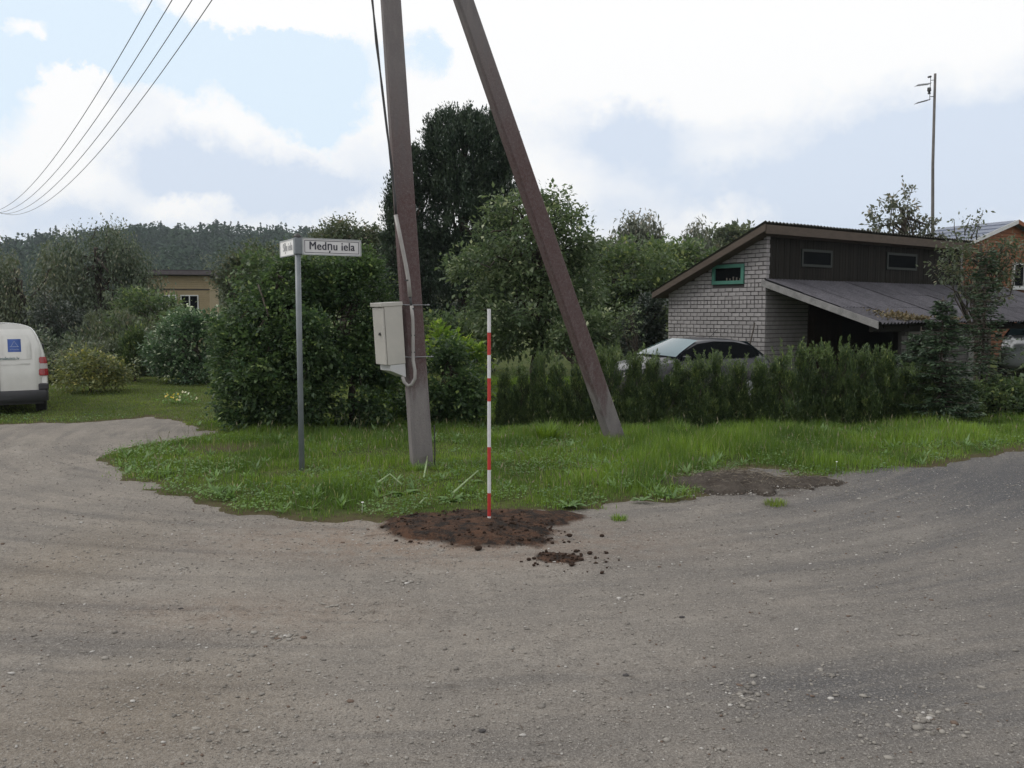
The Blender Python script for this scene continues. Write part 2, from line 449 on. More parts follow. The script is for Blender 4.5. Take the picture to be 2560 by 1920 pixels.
def grid_mesh(name, xs, ys, Z, mat, extra, keep=None):
    nx, ny = len(xs), len(ys); X, Y = np.meshgrid(xs, ys)
    V = np.stack([X.ravel(), Y.ravel(), Z.ravel()], 1)
    i = np.arange(nx * ny).reshape(ny, nx); q = np.stack([i[:-1, :-1], i[:-1, 1:], i[1:, 1:], i[1:, :-1]], -1).reshape(-1, 4)
    if keep is not None:
        q = q[keep.ravel()[q].any(1)]
        used = np.unique(q); mp = np.zeros(nx * ny, int); mp[used] = np.arange(len(used)); q = mp[q]; V = V[used]; extra = {k: v.ravel()[used] for k, v in extra.items()}
    else: extra = {k: v.ravel() for k, v in extra.items()}
    return mesh_np(name, V, [q], mat, None, None, True, extra)

TURN = np.array([-1.2, 14.5])       # the corner that vehicles swing round
def gravel_h(X, Y):
    h = (fbm(X * .5, Y * .5, 3, 3) - .5) * .05 + (fbm(X * 3, Y * 3, 3, 9) - .5) * .012 + (fbm(X * 14, Y * 14, 3, 21) - .5) * .010
    R = np.hypot(X - TURN[0], Y - TURN[1]); st = fbm(R * 2.3, np.arctan2(X - TURN[0], Y - TURN[1]) * 1.2 + 40, 3, 31)
    return h + (st - .5) * .040 * np.clip(fbm(X * .5 + 3, Y * .5, 3, 35) * 3 - 1, .1, 1)
def soil_mask(X, Y):
    """dug earth round the ranging rod and the small spill in front of it"""
    def el(px, py, rx, ry, w):
        c = GD(px, py); a = GD(px + rx, py)[0] - c[0]; b = abs(GD(px, py - ry)[1] - c[1])
        return w * (1 - np.hypot((X - c[0]) / a, (Y - c[1]) / b))
    n = (fbm(X * 3.2, Y * 5, 5, 55) - .5) * 1.7
    m = np.maximum.reduce([el(1170, 1318, 215, 42, 1), el(1080, 1334, 110, 24, 1), el(1330, 1300, 115, 20, .8), el(1330, 1336, 90, 24, .8)]) + n * .55
    m2 = el(1393, 1392, 62, 15, .8) + n * .3
    return m, m2

def soil_h(X, Y):
    a, b_ = soil_mask(X, Y)
    return np.clip(a, 0, .35) * .12 * (.6 + .8 * fbm(X * 9, Y * 9, 3, 77)) + np.clip(b_, 0, .3) * .06 * fbm(X * 9, Y * 9, 3, 78)
xs = axis_pts(-60, 60, -8.5, 9.0, .045, 2.5); ys = axis_pts(-40, 24, 2.6, 11.5, .045, 2.5)
GX, GY = np.meshgrid(xs, ys)
Z = gravel_h(GX, GY)
m1, m2 = soil_mask(GX, GY)
red = np.clip(1.2 - np.hypot((GX - GD(1130, 1330)[0]) / 2.2, (GY - GD(1130, 1350)[1]) / .8), 0, 1) + .6 * np.clip(1 - np.hypot((GX + 1.6) / 1.4, (GY - 5.2) / .5), 0, 1)
brown = np.clip(1.3 - np.hypot((GX + 1.7) / .7, (GY - 3.9) / .7), 0, 1) + np.clip(1.2 - np.hypot((GX + 3.2) / .6, (GY - 6.2) / 1.6), 0, 1) + np.clip(1.2 - np.hypot((GX + 2.6) / .5, (GY - 3.4) / .5), 0, 1)
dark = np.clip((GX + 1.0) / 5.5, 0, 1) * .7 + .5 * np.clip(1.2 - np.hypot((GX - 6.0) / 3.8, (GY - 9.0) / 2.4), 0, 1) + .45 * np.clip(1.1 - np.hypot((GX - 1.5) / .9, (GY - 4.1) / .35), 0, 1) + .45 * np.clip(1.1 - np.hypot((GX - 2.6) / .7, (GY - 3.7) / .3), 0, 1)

# gravel material
m, t, p, out = new_mat('gravel'); b = NB(t); o = b.obj()
sx_ = b.n('ShaderNodeSeparateXYZ'); b.l(o, sx_.inputs[0])
dx = b.math('SUBTRACT', sx_.outputs[0], float(TURN[0])); dy = b.math('SUBTRACT', sx_.outputs[1], float(TURN[1]))
R_ = b.math('SQRT', b.math('ADD', b.math('MULTIPLY', dx, dx), b.math('MULTIPLY', dy, dy))); T_ = b.math('ARCTAN2', dx, dy)
cb = b.n('ShaderNodeCombineXYZ'); b.l(b.math('MULTIPLY', R_, 2.2), cb.inputs[0]); b.l(b.math('MULTIPLY', T_, 1.6), cb.inputs[1])
streak = b.noise(cb.outputs[0], 1.6, 7, .65)
smask = b.ramp(b.noise(o, .55, 4, .6), .42, .60); streak = b.math('ADD', .5, b.math('MULTIPLY', b.math('SUBTRACT', streak, .5), b.math('ADD', .45, b.math('MULTIPLY', smask, .8)))); big = b.noise(o, .9, 5, .6); mid = b.noise(o, 6, 5, .7); fine = b.noise(o, 85, 3, .75); fine2 = b.noise(o, 34, 3, .7)
c = b.mix(b.ramp(big, .35, .65), (.290, .258, .222), (.215, .194, .171))
c = b.mix(b.math('MULTIPLY', b.ramp(streak, .49, .64), .72), c, (.125, .116, .110))
c = b.mix(b.math('MULTIPLY', b.ramp(streak, .46, .34), .45), c, (.35, .322, .287))
c = b.mix(b.math('MULTIPLY', b.ramp(mid, .42, .72), .55), c, (.150, .136, .122))
c = b.mix(b.math('MULTIPLY', b.attr('red'), b.math('MULTIPLY', b.ramp(mid, .35, .6), .6)), c, (.27, .175, .115))
c = b.mix(b.math('MULTIPLY', b.attr('brown'), .32), c, (.20, .150, .095))
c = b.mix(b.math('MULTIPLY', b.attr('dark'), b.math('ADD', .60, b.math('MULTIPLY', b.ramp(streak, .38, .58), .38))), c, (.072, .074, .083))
f3 = b.noise(o, 190, 2, .6)
c = b.mix(b.math('MULTIPLY', b.ramp(fine, .54, .70), .75), c, (.38, .358, .33)); c = b.mix(b.math('MULTIPLY', b.ramp(fine, .46, .32), .7), c, (.075, .068, .062))
c = b.mix(b.math('MULTIPLY', b.ramp(f3, .55, .7), .45), c, (.37, .355, .33)); c = b.mix(b.math('MULTIPLY', b.ramp(f3, .45, .3), .45), c, (.075, .068, .062))
c = b.mix(b.math('MULTIPLY', b.ramp(fine2, .60, .70), .7), c, (.34, .322, .297)); c = b.mix(b.math('MULTIPLY', b.ramp(fine2, .42, .30), .5), c, (.11, .10, .09))
soil_c = b.mix(b.ramp(b.noise(o, 7, 6, .75), .42, .60), (.018, .014, .012), (.088, .046, .028)); soil_c = b.mix(b.ramp(b.noise(o, 60, 3), .6, .75), soil_c, (.12, .09, .065))
c = b.mix(b.ramp(b.math('ADD', b.attr('soil'), b.math('MULTIPLY', b.math('SUBTRACT', mid, .5), .22)), -.02, .13), c, soil_c)
b.put(p.inputs['Base Color'], c); p.inputs['Roughness'].default_value = .95; p.inputs['Specular IOR Level'].default_value = .2
b.bump(b.math('ADD', b.math('MULTIPLY', fine, .6), fine2), 1.0, .022, p)
M['gravel'] = m
hp_ = GD(1868, 1222); m3 = .09 - .16 * np.hypot((GX - hp_[0]) / 1.15, (GY - hp_[1]) / .62) + (fbm(GX * 4, GY * 4, 4, 57) - .5) * .16
soil = np.maximum.reduce([m1, m2, np.minimum(m3, .05)])
Zg = Z + soil_h(GX, GY)
Zg = np.where(GY > 19.5, -.25, Zg)
tag(grid_mesh('gravel_road', xs, ys, Zg, M['gravel'], dict(soil=soil, red=red, brown=brown, dark=dark)), kind='structure')

# grass ground
def lawn_h(X, Y, sd):
    sd2 = sd + (fbm(X * 2.2, Y * 2.2, 4, 5) - .5) * .55 + (fbm(X * 9, Y * 9, 2, 6) - .5) * .16
    near = np.clip((12.5 - Y) / 3, 0, 1)
    up = np.clip(sd2 / .5, -1, 1); h = np.where(up > 0, .022 * up + .008 + .02 * near * np.clip(sd2 / 1.6, 0, 1), up * .10)
    return h + (fbm(X * 1.5, Y * 1.5, 3, 8) - .5) * .04 * np.clip(sd2, 0, 1), sd2
xl = axis_pts(-70, 70, -9.5, 11.5, .085, 4); yl = axis_pts(6.4, 160, 6.5, 16, .085, 8)
LX, LY = np.meshgrid(xl, yl); SD = sdf(LX, LY, poly); LZ, SD2 = lawn_h(LX, LY, SD)
hd = GD(1868, 1210); heap = np.clip(1.3 - np.hypot((LX - hd[0]) / 1.0, (LY - hd[1]) / .55), 0, 1)
dry1 = np.clip(1.1 - np.hypot((LX - GD(560, 1130)[0]) / .8, (LY - GD(560, 1125)[1]) / .5), 0, 1)
m, t, p, out = new_mat('turf'); b = NB(t); o = b.obj()
c = b.mix(b.ramp(b.noise(o, 1.3, 5, .6), .38, .62), (.050, .078, .020), (.090, .112, .032)); c = b.mix(b.ramp(b.noise(o, 14, 4, .7), .45, .7), c, (.050, .040, .024))
c = b.mix(b.math('MULTIPLY', b.attr('dry'), .8), c, (.090, .066, .045))
b.put(p.inputs['Base Color'], c); p.inputs['Roughness'].default_value = 1; p.inputs['Specular IOR Level'].default_value = .1; b.bump(b.noise(o, 50, 4, .7), .8, .03, p); M['turf'] = m
tag(grid_mesh('lawn_ground', xl, yl, LZ, M['turf'], dict(dry=np.clip(dry1 + heap + np.clip(1 - SD2 / .22, 0, 1) * .9, 0, 1)), keep=SD2 > -.6), kind='structure')

# base sheet to the horizon and the wooded hill
mb = MB(); mb.box(-2500, 2500, -2500, 4000, -1.0, -.30); tag(mb.build('ground', M['turf']), kind='structure')

def hill_h(X, Y):
    a = np.degrees(np.arctan2(X, Y))
    prof = np.interp(a, [-60, -45, -31, -28, -25, -22, -18, -12, -6, 0, 8, 30, 60], [10, 15, 23, 27, 31, 35, 36, 35, 31, 27, 20, 12, 10])
    D = np.hypot(X, Y); s = np.clip((D - 230) / 330, 0, 1); s = s * s * (3 - 2 * s)
    return prof * s * np.clip(1 - (D - 620) / 500, .3, 1) - .25
az_ = np.radians(np.linspace(-62, 62, 90)); dd = np.linspace(225, 1100, 30)
HX = np.sin(az_)[None, :] * dd[:, None]; HY = np.cos(az_)[None, :] * dd[:, None]; HZ = hill_h(HX, HY) + (fbm(HX * .02, HY * .02, 3, 4) - .5) * 3
i = np.arange(HX.size).reshape(HX.shape); q = np.stack([i[:-1, :-1], i[:-1, 1:], i[1:, 1:], i[1:, :-1]], -1).reshape(-1, 4)
tag(mesh_np('hill', np.stack([HX.ravel(), HY.ravel(), HZ.ravel()], 1), [q], M['turf'], None, None, True), kind='structure')

# air: one closed box of thin haze round the place
mb = MB(); mb.box(-1150, 1150, -60, 1250, -2.2, 95); hz_ = mb.build('haze', None); hz_['kind'] = 'stuff'
hm = bpy.data.materials.new('haze'); hm.use_nodes = True; hm.node_tree.nodes.clear(); _o = hm.node_tree.nodes.new('ShaderNodeOutputMaterial'); _v = hm.node_tree.nodes.new('ShaderNodeVolumePrincipled')
_v.inputs['Color'].default_value = (.80, .90, 1, 1); _v.inputs['Density'].default_value = .00026; _v.inputs['Anisotropy'].default_value = .2; hm.node_tree.links.new(_v.outputs[0], _o.inputs['Volume']); hz_.data.materials.append(hm)

# forest on the hill: one mass of ragged crowns
r = np.random.default_rng(11); n = 2500
fa = np.radians(r.uniform(-44, 30, n)); fd = np.sqrt(r.uniform(300 ** 2, 640 ** 2, n)); fx = np.sin(fa) * fd; fy = np.cos(fa) * fd; fz = hill_h(fx, fy)
V_ = []; A_ = []
per = 115
kind = r.random(n) < .35; H = r.uniform(11, 17, n) * np.where(kind, 1.12, 1)
k = np.repeat(np.arange(n), per); N_ = len(k)
tt = r.random(N_); ang = r.uniform(0, 2 * math.pi, N_)
hh = np.where(kind[k], .12 + .88 * tt, .25 + .75 * tt)
rad = np.where(kind[k], (1 - hh) * 3.0 + .15, 4.4 * np.sqrt(np.clip(1 - ((hh - .62) / .40) ** 2, 0.02, 1))) * (.7 + .4 * r.random(N_))
pos = np.stack([fx[k] + np.cos(ang) * rad, fy[k] + np.sin(ang) * rad, fz[k] + hh * H[k]], 1)
outw = np.stack([np.cos(ang), np.sin(ang), np.zeros(N_)], 1)
axis = unit(outw * .8 + r.normal(size=(N_, 3)) * .5 + np.where(kind[k], -.35, .35)[:, None] * np.array([0, 0, 1]))
V_, F_ = leaf_quads(pos - axis * .8, axis, unit(outw * .6 + np.array([0, 0, .8]) + r.normal(size=(N_, 3)) * .4), np.where(kind[k], 1.5, 1.7) * (.6 + .7 * r.random(N_)), np.where(kind[k], .9, 1.4) * (.6 + .7 * r.random(N_)))
cv = np.where(kind, .1, .3) + .5 * r.random(n)
tag(mesh_np('forest', V_, [F_], M['far_a'], None, np.clip(cv[k] + r.uniform(-.15, .15, N_), 0, 1)), 'dark bluish forest covering the distant hill under the clouds', 'forest', kind='stuff')

# ================================================================== concrete poles
def mat_concrete(name, lo, hi):
    m, t, p, out = new_mat(name); b = NB(t); o = b.obj(); s = b.n('ShaderNodeSeparateXYZ'); b.l(o, s.inputs[0]); z = s.outputs[2]
    n1 = b.noise(b.scale(o, (1, 1, .25)), 7, 6, .65); n2 = b.noise(o, 110, 3, .7); n3 = b.noise(o, 30, 4, .7)
    c = b.mix(b.ramp(n1, .35, .7), (.195, .180, .180), (.135, .125, .130))
    zz = b.math('ADD', z, b.math('MULTIPLY', b.math('SUBTRACT', n1, .5), 2.2))
    band = b.math('MULTIPLY', b.ramp(zz, lo - .25, lo + .35), b.ramp(zz, hi + .9, hi - .6))
    alg = b.math('MULTIPLY', band, b.math('ADD', .62, b.math('MULTIPLY', b.ramp(n3, .35, .62), .38)))
    c = b.mix(alg, c, (.092, .056, .056))
    c = b.mix(b.math('MULTIPLY', b.ramp(n2, .60, .72), .6), c, (.34, .31, .29)); c = b.mix(b.math('MULTIPLY', b.ramp(n2, .42, .30), .7), c, (.055, .048, .045))
    c = b.mix(b.math('MULTIPLY', b.ramp(z, .22, .0), b.ramp(n3, .35, .6)), c, (.115, .112, .085))
    b.put(p.inputs['Base Color'], c); p.inputs['Roughness'].default_value = .9; p.inputs['Specular IOR Level'].default_value = .25
    b.bump(b.math('ADD', n2, n3), .55, .008, p); return m
M['conc'] = mat_concrete('concrete', .95, 3.6); M['conc_b'] = mat_concrete('concrete_brace', .75, 4.3)
M['galv'] = mat_simple('galvanised_steel', (.34, .35, .36), .45, (.25, .26, .28), 9, metal=.6)
M['steel_dark'] = mat_simple('dark_steel', (.09, .09, .09), .5, (.05, .05, .05), 9, metal=.5)
M['glassc'] = mat_simple('porcelain', (.35, .30, .26), .3)

def beam(a, bb, w0, d0, w1, d1, yaw, n=14):
    a = np.array(a, float); bb = np.array(bb, float); t = unit(bb - a)
    fx = np.array([math.cos(yaw), math.sin(yaw), 0]); fx = unit(fx - t * fx.dot(t)); fy = np.cross(t, fx)
    rows = []
    for i in range(n + 1):
        s = i / n; c = a + (bb - a) * s; w = (w0 + (w1 - w0) * s) / 2; d = (d0 + (d1 - d0) * s) / 2; e = .022
        prof = [(-w * .86, -d), (w * .86, -d), (w * .86 + e, -d + e), (w, d - e), (w - e, d), (-w + e, d), (-w, d - e), (-w * .86 - e, -d + e)]
        rows.append([tuple(c + fx * x + fy * y) for x, y in prof])
    mb = MB(); mb.grid(rows, True); mb.f.append(tuple(range(8))[::-1]); mb.f.append(tuple(n * 8 + k for k in range(8)))
    return mb

PB = np.array([-1.0135, 10.10, 0]); LEAN = np.array([-.0612, 0, 1.0]); YAW = math.radians(27)
root = empty('utility_pole', PB, 0, 'tall leaning concrete utility pole with a grey meter box strapped to it', 'utility pole', 'concrete poles of the overhead line')
o = beam([0, 0, -.4], LEAN * 8.7, .238, .17, .170, .125, YAW).build('pole_shaft', M['conc'], root)
mb = MB(); mb.box(-.52, .52, -.05, .05, -.05, .05); ca = mb.build('crossarm', M['steel_dark'], root, bevel=.008); ca.location = LEAN * 8.35; ca.rotation_euler = (0, 0, math.radians(40))
for s in (-.45, -.15, .15, .45):
    mb = MB(); mb.tube([(0, 0, 0), (0, 0, .05), (0, 0, .06), (0, 0, .10), (0, 0, .15), (0, 0, .17)], [.018, .018, .045, .05, .035, .012], 10)
    ins = mb.build('insulator', M['glassc'], ca, smooth=True); ins.location = (s, 0, .05)
mb = MB(); mb.tube([(.122, -.03, .0), (.123, -.03, .35), (.120, -.03, .50)], .007, 6)
g = mb.build('earth_strip', M['steel_dark'], root); g.rotation_euler = (0, 0, YAW)

BR = np.array([1.437, 12.10, 0]); BT = PB + LEAN * 7.65 + np.array([.10, .15, 0])
root = empty('pole_brace', BR, 0, 'slanting reddish concrete brace that props the utility pole from beside the hedge', 'pole brace')
d = unit(BT - BR)
beam(-d * .5, BT - BR, .252, .17, .19, .13, math.radians(33)).build('brace_shaft', M['conc_b'], root)

FP = np.array([-33.0, 56.0, 0])
root = empty('utility_pole', FP, 0, 'distant concrete utility pole that carries the four wires beyond the van', 'utility pole', 'concrete poles of the overhead line')
beam([0, 0, -.4], [0, 0, 8.7], .29, .25, .20, .17, 0).build('pole_shaft', M['conc'], root)
mb = MB(); mb.box(-.52, .52, -.05, .05, -.05, .05); fca = mb.build('crossarm', M['steel_dark'], root, bevel=.008); fca.location = (0, 0, 8.1); fca.rotation_euler = (0, 0, math.radians(20))
for s in (-.45, -.15, .15, .45):
    mb = MB(); mb.tube([(0, 0, 0), (0, 0, .05), (0, 0, .06), (0, 0, .10), (0, 0, .15), (0, 0, .17)], [.018, .018, .045, .05, .035, .012], 8)
    ins = mb.build('insulator', M['glassc'], fca, smooth=True); ins.location = (s, 0, .05)
M['wire'] = mat_simple('wire', (.10, .10, .105), .6)
words = ['outermost of the four overhead wires, highest above the van', 'second overhead wire from the outermost, sagging over the gravel road', 'third overhead wire from the outermost, sagging over the gravel road', 'innermost of the four overhead wires, closest to the pole']
for k, s in enumerate((-.45, -.15, .15, .45)):
    a = FP + np.array([math.cos(math.radians(20)) * s, math.sin(math.radians(20)) * s, 8.32]); bb = PB + LEAN * 8.35 + np.array([math.cos(math.radians(40)) * s, math.sin(math.radians(40)) * s, .22])
    t = np.linspace(0, 1, 40)[:, None]; sag = 2.15 + .06 * k
    pts = a + (bb - a) * t - np.array([0, 0, 1]) * (4 * sag * t * (1 - t))
    mb = MB(); mb.tube(pts, .009, 5, False); o = mb.build('power_line', M['wire'], None, True, shift=a); o.location = tuple(a)
    tag(o, words[k], 'power line', 'overhead wires')

# service cable that runs down the pole into the conduit
def pole_at(px, py, off=.0):
    """a point just in front of the pole face, at the height of a pixel of the photograph"""
    p = PT(px, py, PB[1] - .15); return p - np.array([0, off, 0])
M['cable'] = mat_simple('black_cable', (.035, .035, .038), .5)
M['pvc'] = mat_simple('grey_conduit', (.30, .29, .28), .5, (.25, .24, .235), 12)
root = empty('service_cable', pole_at(985, 540), 0, 'twisted black service cable running down into a pale conduit on the pole', 'cable')
rb = np.array(root.location)
cp = [pole_at(x, y, .02) for x, y in ((905, -420), (918, -200), (932, 0), (943, 110), (956, 220), (969, 330), (980, 420), (988, 500), (991, 545))]
cp = [c + np.array([0, -.02 if i < 5 else 0, 0]) for i, c in enumerate(cp)]
for s in (-1, 1):
    mb = MB(); mb.tube([c + np.array([s * .007 * math.cos(i * 2.1), .01 * math.sin(i * 2.1), 0]) for i, c in enumerate(cp)], .011, 6)
    mb.build('cable_strand', M['cable'], root, True, shift=rb)
mb = MB(); mb.tube([pole_at(990, 538, .03), pole_at(1003, 600, .035), pole_at(1015, 660, .035), pole_at(1022, 700, .035), pole_at(1026, 742, .035)], [.022, .022, .022, .022, .024], 10)
mb.build('upper_conduit', M['pvc'], root, True, shift=rb)
mb = MB(); mb.tube([pole_at(1026, 735, .035), pole_at(1030, 775, .035)], .014, 8); mb.build('bare_cable', M['cable'], root, True, shift=rb)
lc = [(1030, 764), (1033, 800), (1034, 840), (1034, 880), (1034, 900), (1039, 925), (1039, 945), (1031, 960), (1022, 963), (1013, 955), (1008, 940)]
mb = MB(); mb.tube([pole_at(x, y, .045 + (.03 if i > 4 else 0)) for i, (x, y) in enumerate(lc)], .019, 10); mb.build('lower_conduit', M['pvc'], root, True, shift=rb)
for x, y in ((1019, 701), (1033, 772), (1034, 838), (1034, 880)):
    c = pole_at(x, y, .035); mb = MB(); mb.tube([c - np.array([0, 0, .007]), c + np.array([0, 0, .007])], .027, 10); mb.build('clamp', M['cable'], root, False, shift=rb)

# meter box
M['box'] = mat_simple('box_paint', (.42, .405, .375), .5, (.375, .365, .34), 5, spec=.4)
bx = PT(977, 910, 9.93)
root = empty('meter_box', bx, 0, 'grey metal electricity box strapped to the concrete pole at head height', 'electricity box')
root.rotation_euler = (0, -.0612, math.radians(35)); w, dpt, h = .24, .26, .69
mb = MB(); mb.box(-w / 2 + .02, w / 2, -dpt / 2, dpt / 2, 0, h - .02); mb.build('box_body', M['box'], root, bevel=.006)
mb = MB(); mb.box(-w / 2 - .002, -w / 2 + .016, -dpt / 2 + .004, dpt / 2 - .004, .006, h - .055); dr = mb.build('door', M['box'], root, bevel=.005)
mb = MB(); mb.tube([(-w / 2 - .002, -.035, .35), (-w / 2 - .018, -.035, .35)], .013, 10); mb.box(-w / 2 - .020, -w / 2 - .002, -.05, -.02, .332, .345); mb.build('lock', M['steel_dark'], dr)
mb = MB(); mb.box(-w / 2 - .02, w / 2 + .006, -dpt / 2 - .008, dpt / 2 + .008, h - .045, h); mb.build('lid', M['box'], root, bevel=.006)
mb = MB(); mb.prism([(-w / 2 + .05, -.002), (w / 2 - .004, -.002), (w / 2 - .004, -.155), (-w / 2 + .05, -.065)], 'y', -dpt / 2 + .004, dpt / 2 - .004)
mb.build('cable_skirt', mat_simple('skirt_paint', (.47, .475, .485), .45, (.42, .43, .44), 5), root, bevel=.004)
RI = Matrix.LocRotScale(Vector(tuple(bx)), root.rotation_euler, None).inverted()
for zz in (bx[2] + h - .03, bx[2] + .075):      # bands round the pole with two short arms to the box
    cen = PB + LEAN * zz; fxv = np.array([math.cos(YAW), math.sin(YAW), -.06 * math.cos(YAW) * -1 * 0]); fyv = np.array([-math.sin(YAW), math.cos(YAW), 0]); hw2, hd2 = .226 / 2 + .010, .162 / 2 + .010
    cor = [cen + fxv * a + fyv * b2 for a, b2 in ((-hw2, -hd2), (hw2, -hd2), (hw2, hd2), (-hw2, hd2), (-hw2, -hd2))]
    q = MB(); L2 = lambda p: tuple(RI @ Vector(tuple(map(float, p))))
    for k in range(4): q.tube([L2(cor[k]), L2(cor[k + 1])], .005, 6)
    e0 = cor[1]; q.tube([L2(e0 - fxv * .02 - fyv * .008), L2(e0 + fxv * .05 - fyv * .008)], .005, 6); q.tube([L2(e0 + fxv * .018 - fyv * .008), L2(e0 + fxv * .03 - fyv * .008)], .012, 6)
    bc = Matrix.LocRotScale(Vector(tuple(bx)), root.rotation_euler, None) @ Vector((w / 2 - .01, -dpt / 2 + .02, zz - bx[2])); q.tube([L2(bc), L2(cor[0] + fyv * .01), L2(cor[0] + fxv * .03 - fyv * .004)], .0055, 6)
    bc = Matrix.LocRotScale(Vector(tuple(bx)), root.rotation_euler, None) @ Vector((w / 2 - .01, dpt / 2 - .03, zz - bx[2])); q.tube([L2(bc), L2(cor[3])], .0055, 6)
    q.build('strap', M['galv'], root, True)

# ================================================================== street sign
M['sign_post'] = mat_simple('post_paint', (.165, .185, .205), .45, (.13, .15, .165), 8, spec=.5)
M['sign_white'] = mat_simple('sign_white', (.62, .62, .63), .45, (.58, .58, .60), 7)
M['sign_white2'] = mat_simple('sign_white_lit', (.80, .80, .79), .45, (.77, .77, .77), 7)  # whiter copy for the left plate: light falling on it put into the paint
M['sign_edge'] = mat_simple('sign_frame', (.40, .42, .43), .4, (.33, .35, .36), 9, metal=.3)
M['ink'] = mat_simple('sign_ink', (.035, .035, .055), .6)
M['ink_f'] = mat_simple('faded_ink', (.42, .43, .44), .6)
sb = GD(755, 1186); sb_top = 2.655
root = empty('street_sign', sb, 0, 'grey street name post with two white name plates at a corner', 'street sign')
mb = MB(); mb.tube([(0, 0, -.3), (0, 0, 1.4), (0, 0, sb_top - .20)], .031, 20); mb.build('post', M['sign_post'], root, True)
mb = MB(); mb.box(-.04, .04, -.04, .04, sb_top - .232, sb_top - .045); br_ = mb.build('bracket', M['sign_post'], root, bevel=.012); br_.rotation_euler = (0, 0, math.radians(30))
mb = MB(); mb.tube([(0, 0, sb_top - .05), (0, 0, sb_top - .035), (0, 0, sb_top - .015), (0, 0, sb_top)], [.042, .046, .03, .01], 16); mb.build('cap', M['steel_dark'], root, True)

def lettering(txt, size, mat, parent, loc, rot, xs=1.0, bold=.0, name='lettering', ex=.0015, align='CENTER', sp=1.0):
    cu = bpy.data.curves.new(name, 'FONT'); cu.body = txt; cu.size = size; cu.extrude = ex; cu.offset = 0; cu.align_x = align; cu.align_y = 'CENTER'; cu.space_character = sp
    to = bpy.data.objects.new(name + '_t', cu); COL.objects.link(to); dg = bpy.context.evaluated_depsgraph_get()
    me = bpy.data.meshes.new_from_object(to.evaluated_get(dg)); bpy.data.objects.remove(to)
    if bold > 0:        # heavier strokes: the letters doubled a hair to either side
        V = [tuple(v.co) for v in me.vertices]; F = [tuple(p.vertices) for p in me.polygons]; n = len(V); V2 = []; F2 = []
        for j, d_ in enumerate((-bold, 0, bold)): V2 += [(x + d_, y, z + j * .0002) for x, y, z in V]; F2 += [tuple(i + j * n for i in f) for f in F]
        me = bpy.data.meshes.new(name); me.from_pydata(V2, [], F2); me.update()
    me.materials.clear(); me.materials.append(mat); ob = bpy.data.objects.new(name, me); COL.objects.link(ob); ob.parent = parent
    ob.location = loc; ob.rotation_euler = rot; ob.scale = (xs, 1, 1); return ob

def plate(ang, x0, x1, txt, mat, ink, label, flip=False, line=True, fx=1.0, off=.0, sz=.126):
    hz = .172; z0 = sb_top - .225
    e = bpy.data.objects.new('name_plate', None)
    mb = MB(); mb.box(x0, x1, -.008, .008, z0, z0 + hz); o = mb.build('name_plate', mat, root, bevel=.003); o.rotation_euler = (0, 0, ang); o['label'] = label
    mb = MB(); t_ = .010
    for a, b_, c_, d_ in ((x0 - .004, x1 + .004, z0 + hz - t_ + .004, z0 + hz + .006), (x0 - .004, x1 + .004, z0 - .006, z0 + t_ - .004), (x0 - .006, x0 + t_, z0 - .004, z0 + hz + .004), (x1 - t_, x1 + .006, z0 - .004, z0 + hz + .004)):
        mb.box(a, b_, -.0125, .0125, c_, d_)
    mb.build('plate_frame', M['sign_edge'], o)
    s = 1 if flip else -1
    if line:
        mb = MB(); i0, i1, j0, j1 = x0 + .022, x1 - .022, z0 + .018, z0 + hz - .018; tt = .006; y0, y1 = sorted((s * .0081, s * .0095))
        mb.box(i0, i1, y0, y1, j1 - tt, j1); mb.box(i0, i1, y0, y1, j0, j0 + tt); mb.box(i0, i0 + tt, y0, y1, j0 + tt, j1 - tt); mb.box(i1 - tt, i1, y0, y1, j0 + tt, j1 - tt)
        mb.build('border_line', ink, o)
    lettering(txt, sz, ink, o, ((x0 + x1) / 2 + off, s * .0105, z0 + hz / 2 + .006), (math.pi / 2, 0, math.pi if flip else 0), fx, .0026, sp=1.08)
plate(math.radians(30), .052, .72, 'Medņu iela', M['sign_white'], M['ink'], 'white plate with dark letters facing the junction', fx=.86, off=.0)
plate(math.radians(-60), -.66, -.042, 'Sīļu iela', M['sign_white2'], M['ink_f'], 'white plate seen edge on, painted brighter as if lit, with faded letters', fx=.86, line=False)

# ================================================================== ranging rod
M['rod_w'] = mat_simple('rod_white', (.62, .62, .64), .4, (.55, .55, .57), 20); M['rod_r'] = mat_simple('rod_red', (.46, .035, .030), .4, (.38, .03, .028), 20)
rb = GD(1223, 1309); rb[2] = .02
root = empty('ranging_rod', rb, 0, 'red and white striped surveying rod standing in freshly dug soil', 'ranging rod')
ys_ = [778, 837, 893, 951, 1009, 1123, 1180, 1238, 1296, 1309]
def zrod(y): return PT(1223, y, rb[1])[2]
for i in range(len(ys_) - 1):
    mb = MB(); z1, z0 = zrod(ys_[i]), (zrod(ys_[i + 1]) if i < 8 else -.05); mb.tube([(0, 0, z0 + .0005), (0, 0, z1 - .0005)], .0150, 16)
    mb.build('red_section' if i in (1, 3, 5, 7) else 'white_section', M['rod_r'] if i in (1, 3, 5, 7) else M['rod_w'], root, False)
root.rotation_euler = (math.radians(.5), math.radians(.1), 0)

